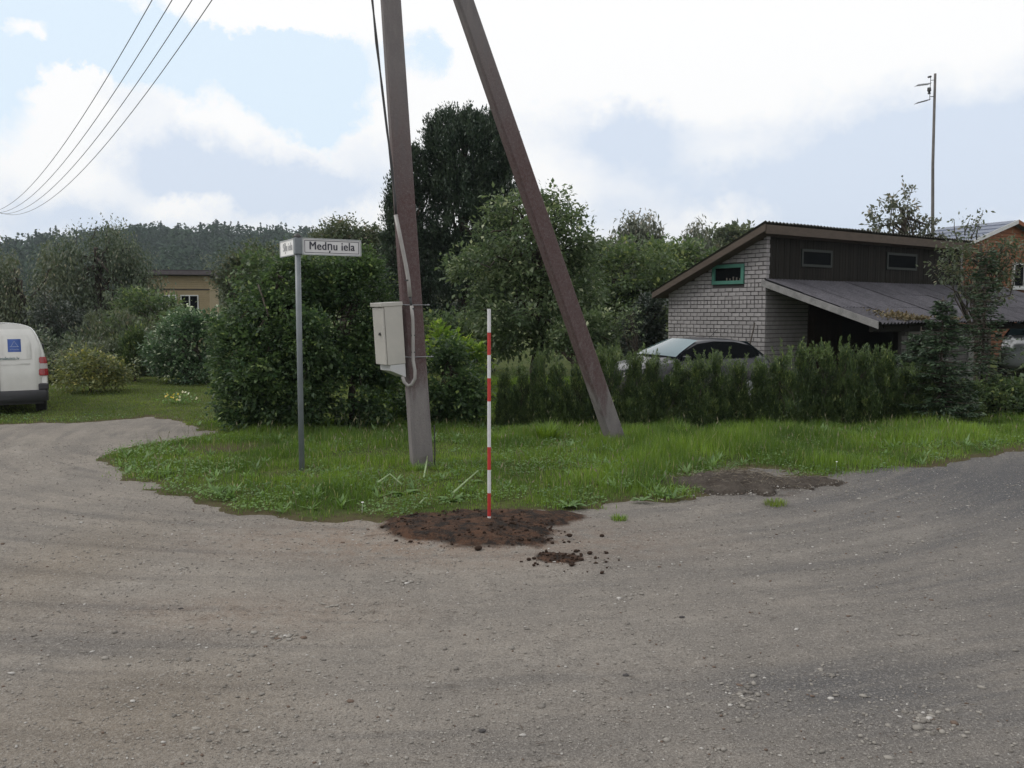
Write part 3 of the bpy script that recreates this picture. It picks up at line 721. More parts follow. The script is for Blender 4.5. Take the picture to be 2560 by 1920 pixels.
# ================================================================== brick house
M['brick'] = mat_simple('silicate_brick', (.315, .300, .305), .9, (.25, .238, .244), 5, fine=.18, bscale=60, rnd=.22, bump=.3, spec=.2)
M['mortar'] = mat_simple('mortar', (.075, .070, .070), 1, (.058, .055, .055), 30, spec=.1)
M['teal'] = mat_simple('teal_paint', (.050, .185, .140), .6, (.038, .145, .11), 10, fine=.15)
M['teal_old'] = mat_simple('old_green_paint', (.012, .018, .015), .7, (.010, .014, .012), 10)
M['plank'] = mat_simple('dark_plank', (.017, .0155, .013), .85, (.011, .010, .009), 8, rnd=.5, fine=.3, bscale=60, stretch=(3, 3, .3), spec=.15)
M['fascia'] = mat_simple('weathered_fascia', (.105, .084, .070), .85, (.078, .063, .053), 5, fine=.25, bscale=50, stretch=(1, .3, 3), spec=.15)
M['fascia_grey'] = mat_simple('grey_fascia', (.24, .235, .235), .8, (.14, .14, .14), 6, fine=.25, bscale=40, spec=.2)
M['slate'] = mat_simple('corrugated_sheet', (.088, .085, .098), .9, (.048, .047, .055), 3.5, rnd=.35, fine=.35, bscale=25, spec=.25, bump=.4)
M['slate_dk'] = mat_simple('mossy_sheet', (.06, .055, .045), .9, (.04, .045, .03), 5, fine=.3, bscale=25)
M['door_brown'] = mat_simple('brown_boards', (.040, .024, .020), .7, (.028, .018, .015), 8, rnd=.3)
M['pale_wall'] = mat_simple('pale_render', (.24, .24, .235), .9, (.17, .17, .165), 4, fine=.2, bscale=40)
def mat_glass(name, tint, rough=.06, spec=.9, coat=.5):
    m, t, p, out = new_mat(name); p.inputs['Base Color'].default_value = (*tint, 1); p.inputs['Roughness'].default_value = rough; p.inputs['Specular IOR Level'].default_value = spec
    p.inputs['Coat Weight'].default_value = coat; p.inputs['Coat Roughness'].default_value = .03; p.inputs['IOR'].default_value = 1.5 if coat > 0 else 1.12; return m
M['glass'] = mat_glass('window_glass', (.006, .007, .008), .2, .08, 0); M['curtain'] = mat_simple('curtain', (.20, .18, .16), .9, (.10, .09, .08), 12, stretch=(6, 6, 1))

HA = np.array([5.84, 20.5, 0]); HY = math.atan2(.593, .805); c_, s_ = math.cos(HY), math.sin(HY)
house = empty('brick_house', HA, HY, 'small white brick house with a dark boarded front and corrugated lean-to roof', 'house')
def hit(px, py, axis, val):
    """point on a wall plane of the house (local frame) seen at a pixel"""
    p0 = np.array([0, 0, EYE]); d = PT(px, py, 20) - p0
    o = p0 - HA; lo = np.array([o[0] * c_ + o[1] * s_, -o[0] * s_ + o[1] * c_, o[2]]); ld = np.array([d[0] * c_ + d[1] * s_, -d[0] * s_ + d[1] * c_, d[2]])
    t = (val - lo[axis]) / ld[axis]; return lo + ld * t
GL = 3.06; FLEN = 8.9
rf0 = hit(1915, 557, 0, -.32); rf1 = hit(1632, 730, 0, -.32)
slope = (rf1[2] - rf0[2]) / (rf1[1] - rf0[1])
def zroof(y): return rf0[2] + slope * (y - rf0[1])
BW, BH, BPX, BPZ = .2085, .083, .2185, .098
w0 = hit(1781, 712, 0, 0); w1 = hit(1861, 659, 0, 0)      # window casing
wy0, wy1 = sorted((w0[1], w1[1])); wz0, wz1 = sorted((w0[2], w1[2]))
# core walls (the recessed joints)
mb = MB()
mb.prism([(.012, 0), (GL - .012, 0), (GL - .012, zroof(GL) - .04), (.012, zroof(0) - .04)], 'x', .026, .12)
mb.prism([(GL - .12, 0), (GL, 0), (GL, zroof(GL) - .1), (GL - .12, zroof(GL - .12) - .1)], 'x', .122, FLEN)
mb.box(.122, FLEN, .06, .12, 0, zroof(0) - .12)
mb.build('wall', M['mortar'], house)
bricks = []
rr = np.random.default_rng(3)
nrow = int((zroof(0) - .1) / BPZ)
for k in range(nrow + 1):
    z = .03 + k * BPZ; head = k in (13, 20, 24)
    pitch = BPX / 2 if head else BPX; y = 0.0; first = (k % 2 == 1) and not head
    while y < GL - .03:
        L_ = (BPX / 2 if first and y == 0 else pitch); L_ = min(L_, GL - y)
        a, bb = y + .005, y + L_ - .010
        if z + BH > wz0 and z < wz1:        # cut to the window casing
            if a < wy0 < bb: bb = wy0 - .004
            elif a < wy1 < bb: a = wy1 + .004
            elif a >= wy0 and bb <= wy1: a = bb
        if min(zroof(a), zroof(bb)) - .035 > z + BH and bb - a > .03:
            bricks.append(('g', a, bb, z))
        y += L_
for k in range(nrow + 1):           # return face on the front
    z = .03 + k * BPZ; y = 0.0; low = z < 2.45; xe = 1.62 if low else .13; first = k % 2 == 0
    while y < xe - .03:
        L_ = (BPX / 2 if first and y == 0 else BPX); L_ = min(L_, xe - y)
        if z + BH < zroof(0) - .15: bricks.append(('f', y + .005, y + L_ - .010, z))
        y += L_
vis = [q for q in bricks if q[0] == 'g' and q[3] > 1.05]; vis = sorted(vis, key=lambda q: q[1])[:300]; vs = set(map(id, vis))
def brick_mesh(L_, nm='brick'):
    mb = MB(); e = .007; mb.add([(0, e, e), (0, L_ - e, e), (0, L_ - e, BH - e), (0, e, BH - e), (.010, 0, 0), (.010, L_, 0), (.010, L_, BH), (.010, 0, BH), (.05, 0, 0), (.05, L_, 0), (.05, L_, BH), (.05, 0, BH)],
        [(0, 3, 2, 1), (0, 1, 5, 4), (1, 2, 6, 5), (2, 3, 7, 6), (3, 0, 4, 7), (4, 5, 9, 8), (5, 6, 10, 9), (6, 7, 11, 10), (7, 4, 8, 11)])
    me = bpy.data.meshes.new(nm); me.from_pydata(mb.v, [], mb.f); me.materials.append(M['brick']); return me
cache = {}
for q in vis:
    L_ = round(q[2] - q[1], 3)
    if L_ not in cache: cache[L_] = brick_mesh(L_)
    o = bpy.data.objects.new('brick', cache[L_]); COL.objects.link(o); o.parent = house
    o.location = (rr.uniform(-.003, .003), q[1] + rr.uniform(-.003, .003), q[3] + rr.uniform(-.0025, .0025)); o.rotation_euler = (rr.normal() * .008, rr.normal() * .012, rr.normal() * .012)
mb = MB()
for q in bricks:
    if id(q) in vs: continue
    if q[0] == 'g': mb.box(0, .05, q[1], q[2], q[3], q[3] + BH)
    else:
        if q[1] < .01: mb.box(.052, q[2], rr.uniform(-.002, .002), .05, q[3], q[3] + BH)
        else: mb.box(q[1], q[2], rr.uniform(-.002, .002), .0595, q[3], q[3] + BH)
tag(mb.build('brickwork', M['brick'], house), kind='stuff')
# gable window
win = MB(); t_ = .085
win.box(-.03, .05, wy0, wy1, wz1 - t_, wz1); win.box(-.03, .05, wy0, wy1, wz0, wz0 + t_); win.box(-.03, .05, wy0, wy0 + t_, wz0 + t_, wz1 - t_); win.box(-.03, .05, wy1 - t_, wy1, wz0 + t_, wz1 - t_)
wo_ = win.build('gable_window', M['teal'], house, bevel=.004)
mb = MB(); mb.box(.008, .011, wy0 + t_, wy1 - t_, wz0 + t_, wz1 - t_); mb.build('pane', M['glass'], wo_)
# lace curtain hung behind the glass shows as pale folds: a thin ledge of things on the sill
mb = MB()
for i in range(5): mb.tube([(.004, wy0 + .12 + i * .1, wz0 + t_ + .003), (.004, wy0 + .12 + i * .1, wz0 + t_ + .05 + .02 * (i % 3))], [.014, .022], 6)
mb.build('window_ornament', M['curtain'], wo_)
# boarded front above the lean-to
xb = .132
npl = 0
while xb < FLEN - .05:
    wd = rr.uniform(.10, .125)
    mb = MB(); mb.box(0, wd - .008, 0, .022, 2.42, zroof(0) - .13); o = mb.build('board', M['plank'], house); o.location = (xb, .012 + rr.uniform(0, .008), 0); xb += wd; npl += 1
for (x0, y0, x1, y1) in ((2003, 666, 2080, 627), (2216, 673, 2292, 636)):
    a = hit(x0, y0, 1, 0); bq = hit(x1, y1, 1, 0); mb = MB(); t2 = .06
    mb.box(a[0], bq[0], -.02, .012, bq[2] - t2, bq[2]); mb.box(a[0], bq[0], -.02, .012, a[2], a[2] + t2); mb.box(a[0], a[0] + t2, -.02, .012, a[2] + t2, bq[2] - t2); mb.box(bq[0] - t2, bq[0], -.02, .012, a[2] + t2, bq[2] - t2)
    w_ = mb.build('front_window', M['teal_old'], house); mb = MB(); mb.box(a[0] + t2, bq[0] - t2, -.004, .010, a[2] + t2, bq[2] - t2); mb.build('pane', M['glass'], w_)
mb = MB(); mb.box(FLEN - .12, FLEN, -.012, .01, 2.42, zroof(0) - .13); mb.build('corner_board', M['pale_wall'], house)

# corrugated roofs: one mesh per sheet size, each sheet an object
def sheet_mesh(wid, ln, pitch=.13, amp=.024, per=6):
    n = int(round(wid / pitch * per)); xs_ = np.linspace(0, wid, n + 1); zz = amp * np.cos(xs_ / pitch * 2 * math.pi); V = []; F = []
    for th in (.0035, -.0035):
        for y in (0, ln):
            V += [(x, y, z + th) for x, z in zip(xs_, zz)]
    m_ = n + 1
    for i in range(n):
        F.append((i, i + 1, m_ + i + 1, m_ + i)); F.append((2 * m_ + i, 3 * m_ + i, 3 * m_ + i + 1, 2 * m_ + i + 1)); F.append((i, 2 * m_ + i, 2 * m_ + i + 1, i + 1)); F.append((m_ + i, m_ + i + 1, 3 * m_ + i + 1, 3 * m_ + i))
    me = bpy.data.meshes.new('roof_sheet'); me.from_pydata(V, [], F); return me
def lay(parent, x0, x1, y0, z0, y1, z1, rows, mat, W_=1.04, drop=.018, jit=.006):
    ln = math.hypot(y1 - y0, z1 - z0) / rows; ang = math.atan2(z1 - z0, abs(y1 - y0)); sg = 1 if y1 > y0 else -1
    me = sheet_mesh(W_ + .03, ln + .09); me.materials.append(mat)
    n = int(round((x1 - x0) / W_))
    for r_ in range(rows):
        for k in range(n):
            o = bpy.data.objects.new('roof_sheet', me); COL.objects.link(o); o.parent = parent
            f = r_ / rows; o.location = (x0 + k * W_, y0 + (y1 - y0) * f, z0 + (z1 - z0) * f + (rows - r_) * drop * .4 + k % 2 * .004 + rr.uniform(0, jit))
            o.rotation_euler = ((ang - .012 if sg > 0 else 0) if sg > 0 else (-ang + .012 + math.pi), 0 , 0)
            if sg < 0:   # runs towards -y: mirror the sheet along y
                o.rotation_euler = (-ang, 0, 0); o.scale = (1, -1, 1)
lay(house, rf0[0], rf0[0] + 9.36, rf0[1], rf0[2] + .01, rf1[1], rf1[2] + .01, 3, M['slate_dk'])
# bargeboards and fascia
mb = MB(); mb.prism([(rf0[1], rf0[2] - .02), (rf1[1], rf1[2] - .02), (rf1[1] + .02, rf1[2] - .165), (rf0[1] + .0, rf0[2] - .175)], 'x', rf0[0] - .022, rf0[0] + .005); mb.build('bargeboard', M['fascia'], house)
mb = MB(); mb.box(rf0[0] + .008, rf0[0] + 9.3, rf0[1] - .012, rf0[1] + .014, rf0[2] - .235, rf0[2] - .035); mb.build('fascia', M['fascia'], house)
mb = MB(); mb.prism([(rf0[1] + .016, rf0[2] - .15), (rf1[1], rf1[2] - .12), (rf1[1], rf1[2] - .16), (rf0[1] + .016, rf0[2] - .19)], 'x', rf0[0] + .008, rf0[0] + 9.3); mb.build('soffit', M['fascia'], house)
# lean-to
l0 = hit(1915, 702, 1, -.03); l1 = PT(2199, 806, 18.2); e_ = hit(2199, 806, 1, -2.87)
lx0 = -.13; lz0 = l0[2]; ly1 = -2.87; lz1 = e_[2]
lay(house, lx0, lx0 + 11.5, -.03, lz0, ly1, lz1, 3, M['slate'], jit=.012)
mb = MB(); mb.prism([(-.0, lz0 + .03), (ly1 - .05, lz1 + .02), (ly1 - .05, lz1 - .13), (-.0, lz0 - .12)], 'x', lx0 - .045, lx0 - .012); mb.build('lean_to_bargeboard', M['fascia_grey'], house)
mb = MB(); mb.box(lx0 + .05, lx0 + 11.4, ly1 + .12, ly1 + .20, lz1 - .20, lz1 - .06); mb.build('eave_beam', M['plank'], house)
mb = MB()
for k in range(12): mb.prism([(-.02, lz0 - .05), (ly1 + .1, lz1 - .04), (ly1 + .1, lz1 - .13), (-.02, lz0 - .14)], 'x', .3 + k * .95, .35 + k * .95)
mb.build('rafters', M['plank'], house)
rm = np.random.default_rng(44); mv = []; 
for (px, py, q) in ((2262, 790, 260), (2300, 782, 200), (2235, 800, 120), (2200, 770, 60), (2420, 762, 200), (2380, 790, 120)):
    c0 = PT(px, py, 18.9 + (px - 2240) * .0042); lo0 = c0 - HA; lx = lo0[0] * c_ + lo0[1] * s_; ly = -lo0[0] * s_ + lo0[1] * c_; X_ = lx + rm.normal(size=q) * .16; Y_ = np.clip(ly + rm.normal(size=q) * .16, ly1, -.1)
    mv.append(np.stack([X_, Y_, lz0 + (lz1 - lz0) * (-Y_ / -ly1) + rm.uniform(.02, .09, q)], 1))
mv = np.concatenate(mv); V, F = leaf_quads(mv, unit(rm.normal(size=mv.shape) + [0, 0, .6]), unit(rm.normal(size=mv.shape)), np.full(len(mv), .07), np.full(len(mv), .035))
tag(mesh_np('roof_moss', V, [F], mat_leaf('moss', (.055, .050, .022), (.120, .085, .035), trans=.1), house, rm.random(len(mv))), kind='stuff')
# boards of the porch back wall, annex wall, pale panel, post
xb = 1.64
while xb < 3.0:
    mb = MB(); mb.box(0, .11, -.01, .02, 0, 2.40); o = mb.build('porch_board', M['door_brown'], house); o.location = (xb, rr.uniform(0, .006), 0); xb += .116
an = hit(2255, 850, 1, -2.55)
aend = hit(2478, 850, 1, -2.55)[0]; mb = MB(); mb.box(an[0] + .02, aend, -2.53, -2.45, 0, lz1 - .15); mb.box(aend - .08, aend, -2.45, -.02, 0, lz1 - .15); mb.build('annex_wall', M['mortar'], house)
mb = MB(); rw = 0
z = .02
while z < lz1 - .24:
    x = an[0] + (.11 if rw % 2 else 0)
    while x < aend - .2: mb.box(x, x + .207, -2.545 + rr.uniform(-.002, .002), -2.531, z, z + BH); x += BPX
    z += BPZ; rw += 1
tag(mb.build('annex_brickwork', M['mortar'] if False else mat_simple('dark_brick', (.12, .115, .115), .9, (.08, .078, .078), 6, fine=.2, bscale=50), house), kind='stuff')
mb = MB(); a = hit(2268, 900, 1, -2.56); bq = hit(2332, 805, 1, -2.56); mb.box(a[0], bq[0], -2.575, -2.549, .3, lz1 - .21); mb.build('pale_panel', M['pale_wall'], house, bevel=.004)
mb = MB(); a = hit(2420, 900, 1, -2.56); bq = hit(2462, 805, 1, -2.56); mb.box(a[0], bq[0], -2.58, -2.549, 0, lz1 - .21); mb.build('pale_pier', M['pale_wall'], house, bevel=.004)
mb = MB(); a = hit(2470, 900, 1, -2.7); mb.tube([(a[0], -2.7, 0), (a[0], -2.7, lz1 - .14)], .05, 8); mb.build('porch_post', M['bark_grey'], house)
a = hit(1890, 815, 0, -.12); a0 = hit(1878, 900, 0, -.55)
mb = MB(); mb.tube([(-.55, .25, 0), (-.3, .22, .9), (-.12, .2, 1.55)], [.022, .02, .013], 6)
o = mb.build('wooden_stake', M['bark'], None); wl = HA + np.array([-.55 * c_ - .25 * s_, -.55 * s_ + .25 * c_, 0])
o.location = tuple(HA); o.rotation_euler = (0, 0, HY); tag(o, 'dark thin stake leaning against the brick gable behind the car', 'stake')

# antenna mast behind the house
ab = PT(2325, 900, 27.5); ab[2] = 0; at_ = PT(2338, 184, 27.5)
root = empty('antenna_mast', ab, 0, 'tall thin mast with a television antenna rising behind the brick house', 'antenna mast')
M['mast'] = mat_simple('mast_wood', (.15, .14, .135), .8, (.10, .095, .09), 10)
t = at_ - ab; mb = MB(); mb.tube([(0, 0, 0), t * .35 + [.03, 0, 0], t * .7 + [-.02, 0, 0], t], [.062, .055, .045, .038], 8); mb.build('mast', M['mast'], root, True)
def ap(px, py): return PT(px, py, 27.5) - ab
mb = MB(); mb.tube([ap(2327, 190), ap(2324, 250)], .009, 5); mb.tube([ap(2326, 201), ap(2335, 200)], .009, 5); mb.tube([ap(2325, 242), ap(2334, 241)], .012, 5)
mb.tube([ap(2320, 193), ap(2328, 191)], .03, 5)
mb.build('antenna_bracket', M['steel_dark'], root)
for (x0, y0, x1, y1) in ((2292, 213.5, 2327, 209.5), (2291, 258, 2325, 249)):
    mb = MB(); A_ = ap(x0, y0); B_ = ap(x1, y1); mb.tube([A_, B_], .011, 5)
    for k in range(9): c = A_ + (B_ - A_) * (k / 9); mb.tube([c + [0, -.16, .0], c + [0, .16, 0]], .006, 4)
    mb.build('yagi_antenna', M['steel_dark'], root)
mb = MB(); mb.tube([ap(2323, 219), ap(2323, 227), ap(2323, 231)], [.05, .06, .02], 6); mb.tube([ap(2320, 233.5), ap(2326, 233)], .03, 5); mb.build('amplifier_box', M['steel_dark'], root)

# ================================================================== orange house behind
OA = np.array([19.7, 35.0, 0]); oh = empty('orange_house', OA, math.atan2(.43, .9), 'orange timber house with a grey tiled gable roof behind the brick house', 'house')
M['orange'] = mat_simple('orange_timber', (.25, .088, .032), .7, (.18, .066, .028), 4, fine=.2, bscale=40, stretch=(.3, 1, 4))
M['tile'] = mat_simple('grey_tile', (.14, .165, .225), .5, (.105, .125, .18), 10, spec=.5)
M['white_trim'] = mat_simple('white_trim', (.62, .63, .64), .5)
hz, ez = 5.36, 4.02; hw = 3.85; sl = (hz - ez) / hw
mb = MB(); mb.prism([(-hw + .3, 0), (hw - .3, 0), (hw - .3, hz - sl * (hw - .3) - .08), (0, hz - .08), (-hw + .3, hz - sl * (hw - .3) - .08)], 'y', .25, 3.2); mb.build('wall', M['orange'], oh)
k = 0; zz = .1
while zz < hz - .25:
    half = min(hw - .32, (hz - .12 - zz - .14) / sl)
    if half > .15: mb = MB(); mb.prism([(zz, .25), (zz + .13, .25), (zz + .13, .225), (zz, .205)], 'x', -half, half); V = [(a_, b__, c__) for a_, b__, c__ in mb.v]; mb.v = [(v[0], v[2], v[1]) for v in V]; mb.build('weatherboard', M['orange'], oh)
    zz += .145
for s in (-1, 1):
    e = hw + .3
    mb = MB(); mb.prism([(0, hz), (s * e, hz - sl * e), (s * e, hz - sl * e - .09), (0, hz - .09)], 'y', -.05, 3.35); rf = mb.build('roof', M['tile'], oh)
    for j in range(8):
        for kk in range(11):
            u0 = e * j / 8; u1 = e * (j + 1) / 8 + .03; y0 = -.03 + kk * .307
            mb = MB(); mb.prism([(s * u0, hz - sl * u0 + .012), (s * u1, hz - sl * u1 + .045), (s * u1, hz - sl * u1 + .004), (s * u0, hz - sl * u0 + .002)], 'y', y0, y0 + .292)
            mb.build('tile', M['tile'], rf)
    mb = MB(); mb.prism([(0, hz + .03), (s * e, hz - sl * e + .03), (s * e, hz - sl * e - .10), (0, hz - .13)], 'y', -.085, -.052); mb.build('bargeboard', M['white_trim'] if s < 0 else M['orange'], oh)
mb = MB(); mb.box(.15, 1.35, .14, .22, 2.75, 3.75); wf = mb.build('window', M['white_trim'], oh); mb = MB(); mb.box(.24, .71, .12, .139, 2.84, 3.66); mb.box(.79, 1.26, .12, .139, 2.84, 3.66); mb.build('pane', M['glass'], wf)
mb = MB(); mb.box(.02, 1.48, .06, .139, 2.68, 2.749); mb.build('sill', M['white_trim'], wf)

# ================================================================== yellow garden house far left
YD = 50.0; ya = PT(368, 780, YD); yb = PT(525, 780, YD + .6); yl_ = float(np.hypot(*(yb - ya)[:2])); yh = empty('garden_house', [ya[0], ya[1], 0], math.atan2(yb[1] - ya[1], yb[0] - ya[0]), 'small yellow weatherboard garden house with a dark flat roof among bushes', 'garden house')
M['yellow_wall'] = mat_simple('yellow_weatherboard', (.30, .24, .145), .8, (.26, .21, .125), 3, fine=.15, bscale=20)
M['roof_felt'] = mat_simple('roof_felt', (.055, .045, .05), .9, (.04, .035, .038), 4)
ztop = PT(368, 688, YD)[2]
mb = MB(); mb.box(.01, yl_ - .01, .03, 3.6, 0, ztop); mb.build('wall', M['yellow_wall'], yh)
zz = 0.0; zb = PT(368, 722, YD)[2]
while zz < ztop - .05:
    if not (zb - .06 < zz < zb + .0):
        mb = MB(); mb.add([(0, .03, zz + .115), (yl_, .03, zz + .115), (yl_, -.005, zz), (0, -.005, zz), (0, .03, zz), (yl_, .03, zz)], [(0, 3, 2, 1), (3, 4, 5, 2), (0, 4, 3), (1, 2, 5)]); mb.build('weatherboard', M['yellow_wall'], yh)
    zz += .12
mb = MB(); mb.box(-.02, yl_ + .02, -.03, .03, zb - .05, zb); mb.build('trim_strip', M['roof_felt'], yh)
mb = MB(); mb.prism([(-.45, ztop + .02), (3.9, ztop - .4), (3.9, ztop - .1), (-.45, ztop + .30)], 'x', -.45, yl_ + .35); mb.build('roof', M['roof_felt'], yh)
mb = MB(); mb.box(-.28, yl_ + .18, -.475, -.452, ztop + .03, ztop + .24); mb.build('fascia', mat_simple('violet_fascia', (.10, .085, .095), .7), yh)
def yx(px): return (px - 368) / (525 - 368) * yl_
zt = PT(368, 737, YD)[2]; zbm = PT(368, 779, YD)[2]
for (x0, x1) in ((405, 442), (452, 497)):
    a, c = yx(x0), yx(x1); mb = MB(); tk = .06
    mb.box(a, c, -.05, -.01, zt - tk, zt); mb.box(a, c, -.05, -.01, zbm - .3, zbm - .3 + tk); mb.box(a, a + tk, -.05, -.01, zbm - .3 + tk, zt - tk); mb.box(c - tk, c, -.05, -.01, zbm - .3 + tk, zt - tk); mb.box((a + c) / 2 - .03, (a + c) / 2 + .03, -.05, -.01, zbm - .3 + tk, zt - tk)
    w_ = mb.build('window', M['white_trim'], yh); mb = MB(); mb.box(a + tk, c - tk, -.03, -.012, zbm - .3 + tk, zt - tk); mb.build('pane', M['glass'], w_)

# ================================================================== van
def mat_paint(name, col, rough=.35, coat=.6):
    m, t, p, out = new_mat(name); b = NB(t); o = b.obj()
    c = b.mix(b.ramp(b.noise(o, 4, 5, .6), .4, .75), col, tuple(x * .90 for x in col))
    s = b.n('ShaderNodeSeparateXYZ'); b.l(o, s.inputs[0])
    c = b.mix(b.math('MULTIPLY', b.ramp(b.math('ADD', s.outputs[2], b.math('MULTIPLY', b.noise(o, 9, 4), .35)), .95, .30), .30), c, (.20, .17, .14))
    b.put(p.inputs['Base Color'], c); p.inputs['Roughness'].default_value = rough; p.inputs['Coat Weight'].default_value = coat; p.inputs['Coat Roughness'].default_value = .1; return m
M['van'] = mat_paint('white_van_paint', (.62, .62, .60)); M['black_pl'] = mat_simple('black_plastic', (.030, .030, .036), .55, (.024, .024, .028), 12); M['tyre'] = mat_simple('tyre', (.02, .02, .021), .9)
M['lampred'] = mat_simple('lamp_red', (.32, .018, .022), .2, (.22, .012, .016), 25, coat=.5); M['lampclear'] = mat_simple('lamp_clear', (.42, .40, .39), .2, (.33, .31, .31), 30, coat=.5)
M['logo'] = mat_simple('logo_blue', (.045, .105, .36), .5, (.040, .095, .33), 9); M['logo_w'] = mat_simple('logo_pale', (.36, .42, .60), .5); M['print'] = mat_simple('print_grey_green', (.13, .20, .20), .6)
vc = GD(3, 1043); VH = 1.62; van_rz = math.radians(31)
van = empty('van', vc, van_rz, 'white delivery van seen from behind, parked on the gravel beside the lawn', 'van')
# rear outline: half width at a height, seen from behind (local x to the right, y forward)
zz_ = np.array([.30, .36, .50, .70, .82, .95, 1.10, 1.25, 1.38, 1.47, 1.53, 1.565, 1.59, 1.605]); hwz = np.array([.715, .735, .742, .742, .738, .728, .700, .660, .612, .570, .520, .45, .28, .0])
lean = np.array([.0, .0, .0, .0, .005, .012, .028, .050, .080, .11, .15, .20, .28, .34])
prof = np.array([0, .03, .09, .30, 1.2, 2.2, 2.7, 2.95, 3.25, 3.6, 3.8]); 
def vsec(i, y):
    """cross-section loop at station y"""
    topcut = {8: 1.30, 9: 1.02, 10: .72}.get(i, 9); wsc = {0: .965, 1: .985, 10: .82, 9: .93}.get(i, 1); pts = []
    if i == 7: topcut = 1.5
    for s in (1, -1):
        rng_ = range(len(zz_)) if s > 0 else range(len(zz_) - 2, -1, -1)
        for k in rng_:
            z = min(zz_[k], topcut + .06 * (zz_[k] / 1.6)); yy = y + (lean[k] if i < 3 else 0)
            pts.append((s * hwz[k] * wsc, yy, z * (1 if i > 0 else 1)))
    return pts
rows = [vsec(i, y) for i, y in enumerate(prof)]
mb = MB(); mb.grid(rows, True); n_ = len(rows[0]); mb.f.append(tuple(range(n_))[::-1]); base_i = (len(rows) - 1) * n_; mb.f.append(tuple(base_i + k for k in range(n_)))
body = mb.build('body', M['van'], van, True)
me = body.data; 
es = body.modifiers.new('e', 'EDGE_SPLIT'); es.split_angle = math.radians(40)
def rear_y(z): return float(np.interp(z, zz_, lean))
def on_rear(x, z, out=.006): return (x, rear_y(z) - out, z)
def rear_patch(name, x0, x1, z0, z1, mat, parent, out=.006, nz=8, nx=4, rnd=.0, side=None, thick=.012):
    rows = []
    for lay_ in (0, 1):
        for i in range(nz + 1):
            z = z0 + (z1 - z0) * i / nz; row = []
            for k in range(nx + 1):
                x = x0 + (x1 - x0) * k / nx
                if side is not None: lim = float(np.interp(z, zz_, hwz)) - side; x = max(-lim, min(lim, x))
                f = min(i, nz - i) / nz; 
                row.append((x, rear_y(z) - out + (thick if lay_ else 0), z))
            rows.append(row)
        
    mb = MB(); A_ = rows[:nz + 1]; B_ = rows[nz + 1:]
    mb.grid([r[::-1] for r in A_]); mb.grid(B_)
    m1_ = nx + 1; off = (nz + 1) * m1_
    V = mb.v; F = []
    for i in range(nz): 
        mb.f.append((i * m1_, (i + 1) * m1_, off + (i + 1) * m1_ + nx, off + i * m1_ + nx)); mb.f.append((i * m1_ + nx, off + i * m1_, off + (i + 1) * m1_, (i + 1) * m1_ + nx))
    return mb.build(name, mat, parent, True)
dl = rear_patch('rear_door', -.64, -.004, .41, 1.505, M['van'], van, .012, 12, 5, side=.045)
drr = rear_patch('rear_door', .004, .64, .41, 1.505, M['van'], van, .012, 12, 5, side=.045)
# pressed window panels and waist crease
for dd_, s in ((dl, -1), (drr, 1)):
    a, c = sorted((s * .06, s * .50)); rear_patch('pressed_panel', a, c, .985, 1.40, M['van'], dd_, .020, 8, 4, side=.16)
    a, c = sorted((s * .02, s * .47)); rear_patch('crease', a, c, .895, .915, M['van'], dd_, .022, 1, 2)
mb = MB(); mb.box(-.0035, .0035, -.02, .04, .41, 1.50); 
rear_patch('door_gap', -.005, .005, .41, 1.505, M['steel_dark'], van, .0135, 10, 1)
lg = rear_patch('logo_panel', .145, .345, 1.115, 1.335, M['logo'], drr, .0235, 2, 1)
def rlet(txt, sz, mat, par, x, z, **k): return lettering(txt, sz, mat, par, (x, rear_y(z) - .0262, z), (math.pi / 2 - .20, 0, 0), ex=.0008, **k)
mb = MB(); 
def rline(mb, x0, z0, x1, z1, w): mb.tube([(x0, rear_y(z0) - .0255, z0), (x1, rear_y(z1) - .0255, z1)], w, 4)
rline(mb, .19, 1.20, .245, 1.30, .0035); rline(mb, .245, 1.30, .305, 1.20, .0035); rline(mb, .175, 1.205, .315, 1.205, .005); mb.build('logo_mark', M['logo_w'], lg)
rlet('mērniecība', .036, M['logo_w'], lg, .245, 1.155, xs=.85)
rlet('geodezists.lv', .075, M['print'], drr, .312, 1.005, align='RIGHT', xs=.86, bold=.0012)
# tail lamps wrap the corner
for s in (-1, 1):
    segs = [(.86, .955, 'lampred', .60), (.957, 1.02, 'lampclear', .60)]
    lamp = None
    for (z0, z1, mt, xin) in ((.695, .815, 'lampred', .60), (.8155, .905, 'lampclear', .615), (.9055, 1.02, 'lampred', .61)):
        rows = []
        for i in range(6):
            z = z0 + (z1 - z0) * i / 5; hwv = float(np.interp(z, zz_, hwz)) + .006; ry = rear_y(z); sh = .015 if (mt == 'lampred' and i in (0, 5)) else 0
            rows.append([(s * (xin + sh), ry - .014, z), (s * (hwv * .93), ry - .020, z), (s * (hwv * .985), ry - .004, z), (s * (hwv + .004), ry + .05, z), (s * (hwv + .003), ry + .13, z)])
        if s > 0: rows = [r[::-1] for r in rows]
        mb = MB(); mb.grid(rows); 
        if lamp is None: lamp = mb.build('tail_lamp', M[mt], van, True)
        else: mb.build('clear_lens' if mt == 'lampclear' else 'upper_lens', M[mt], lamp, True)
mb = MB(); rows = []
for y, z in ((-.045, .25), (-.06, .27), (-.06, .42), (-.045, .445), (.05, .45)):
    rows.append([(x, y + (abs(x) > .70) * .07 + (abs(x) > .745) * .25, z) for x in (-.752, -.735, -.68, -.3, .3, .68, .735, .752)])
mb.grid([r for r in rows]); mb.build('bumper', M['black_pl'], van, True)
for s in (-1, 1):
    mb = MB(); a, c = sorted((s * .585, s * .745)); mb.box(a, c, -.038, .10, .44, .56); mb.build('bumper_corner', M['black_pl'], van, bevel=.025)
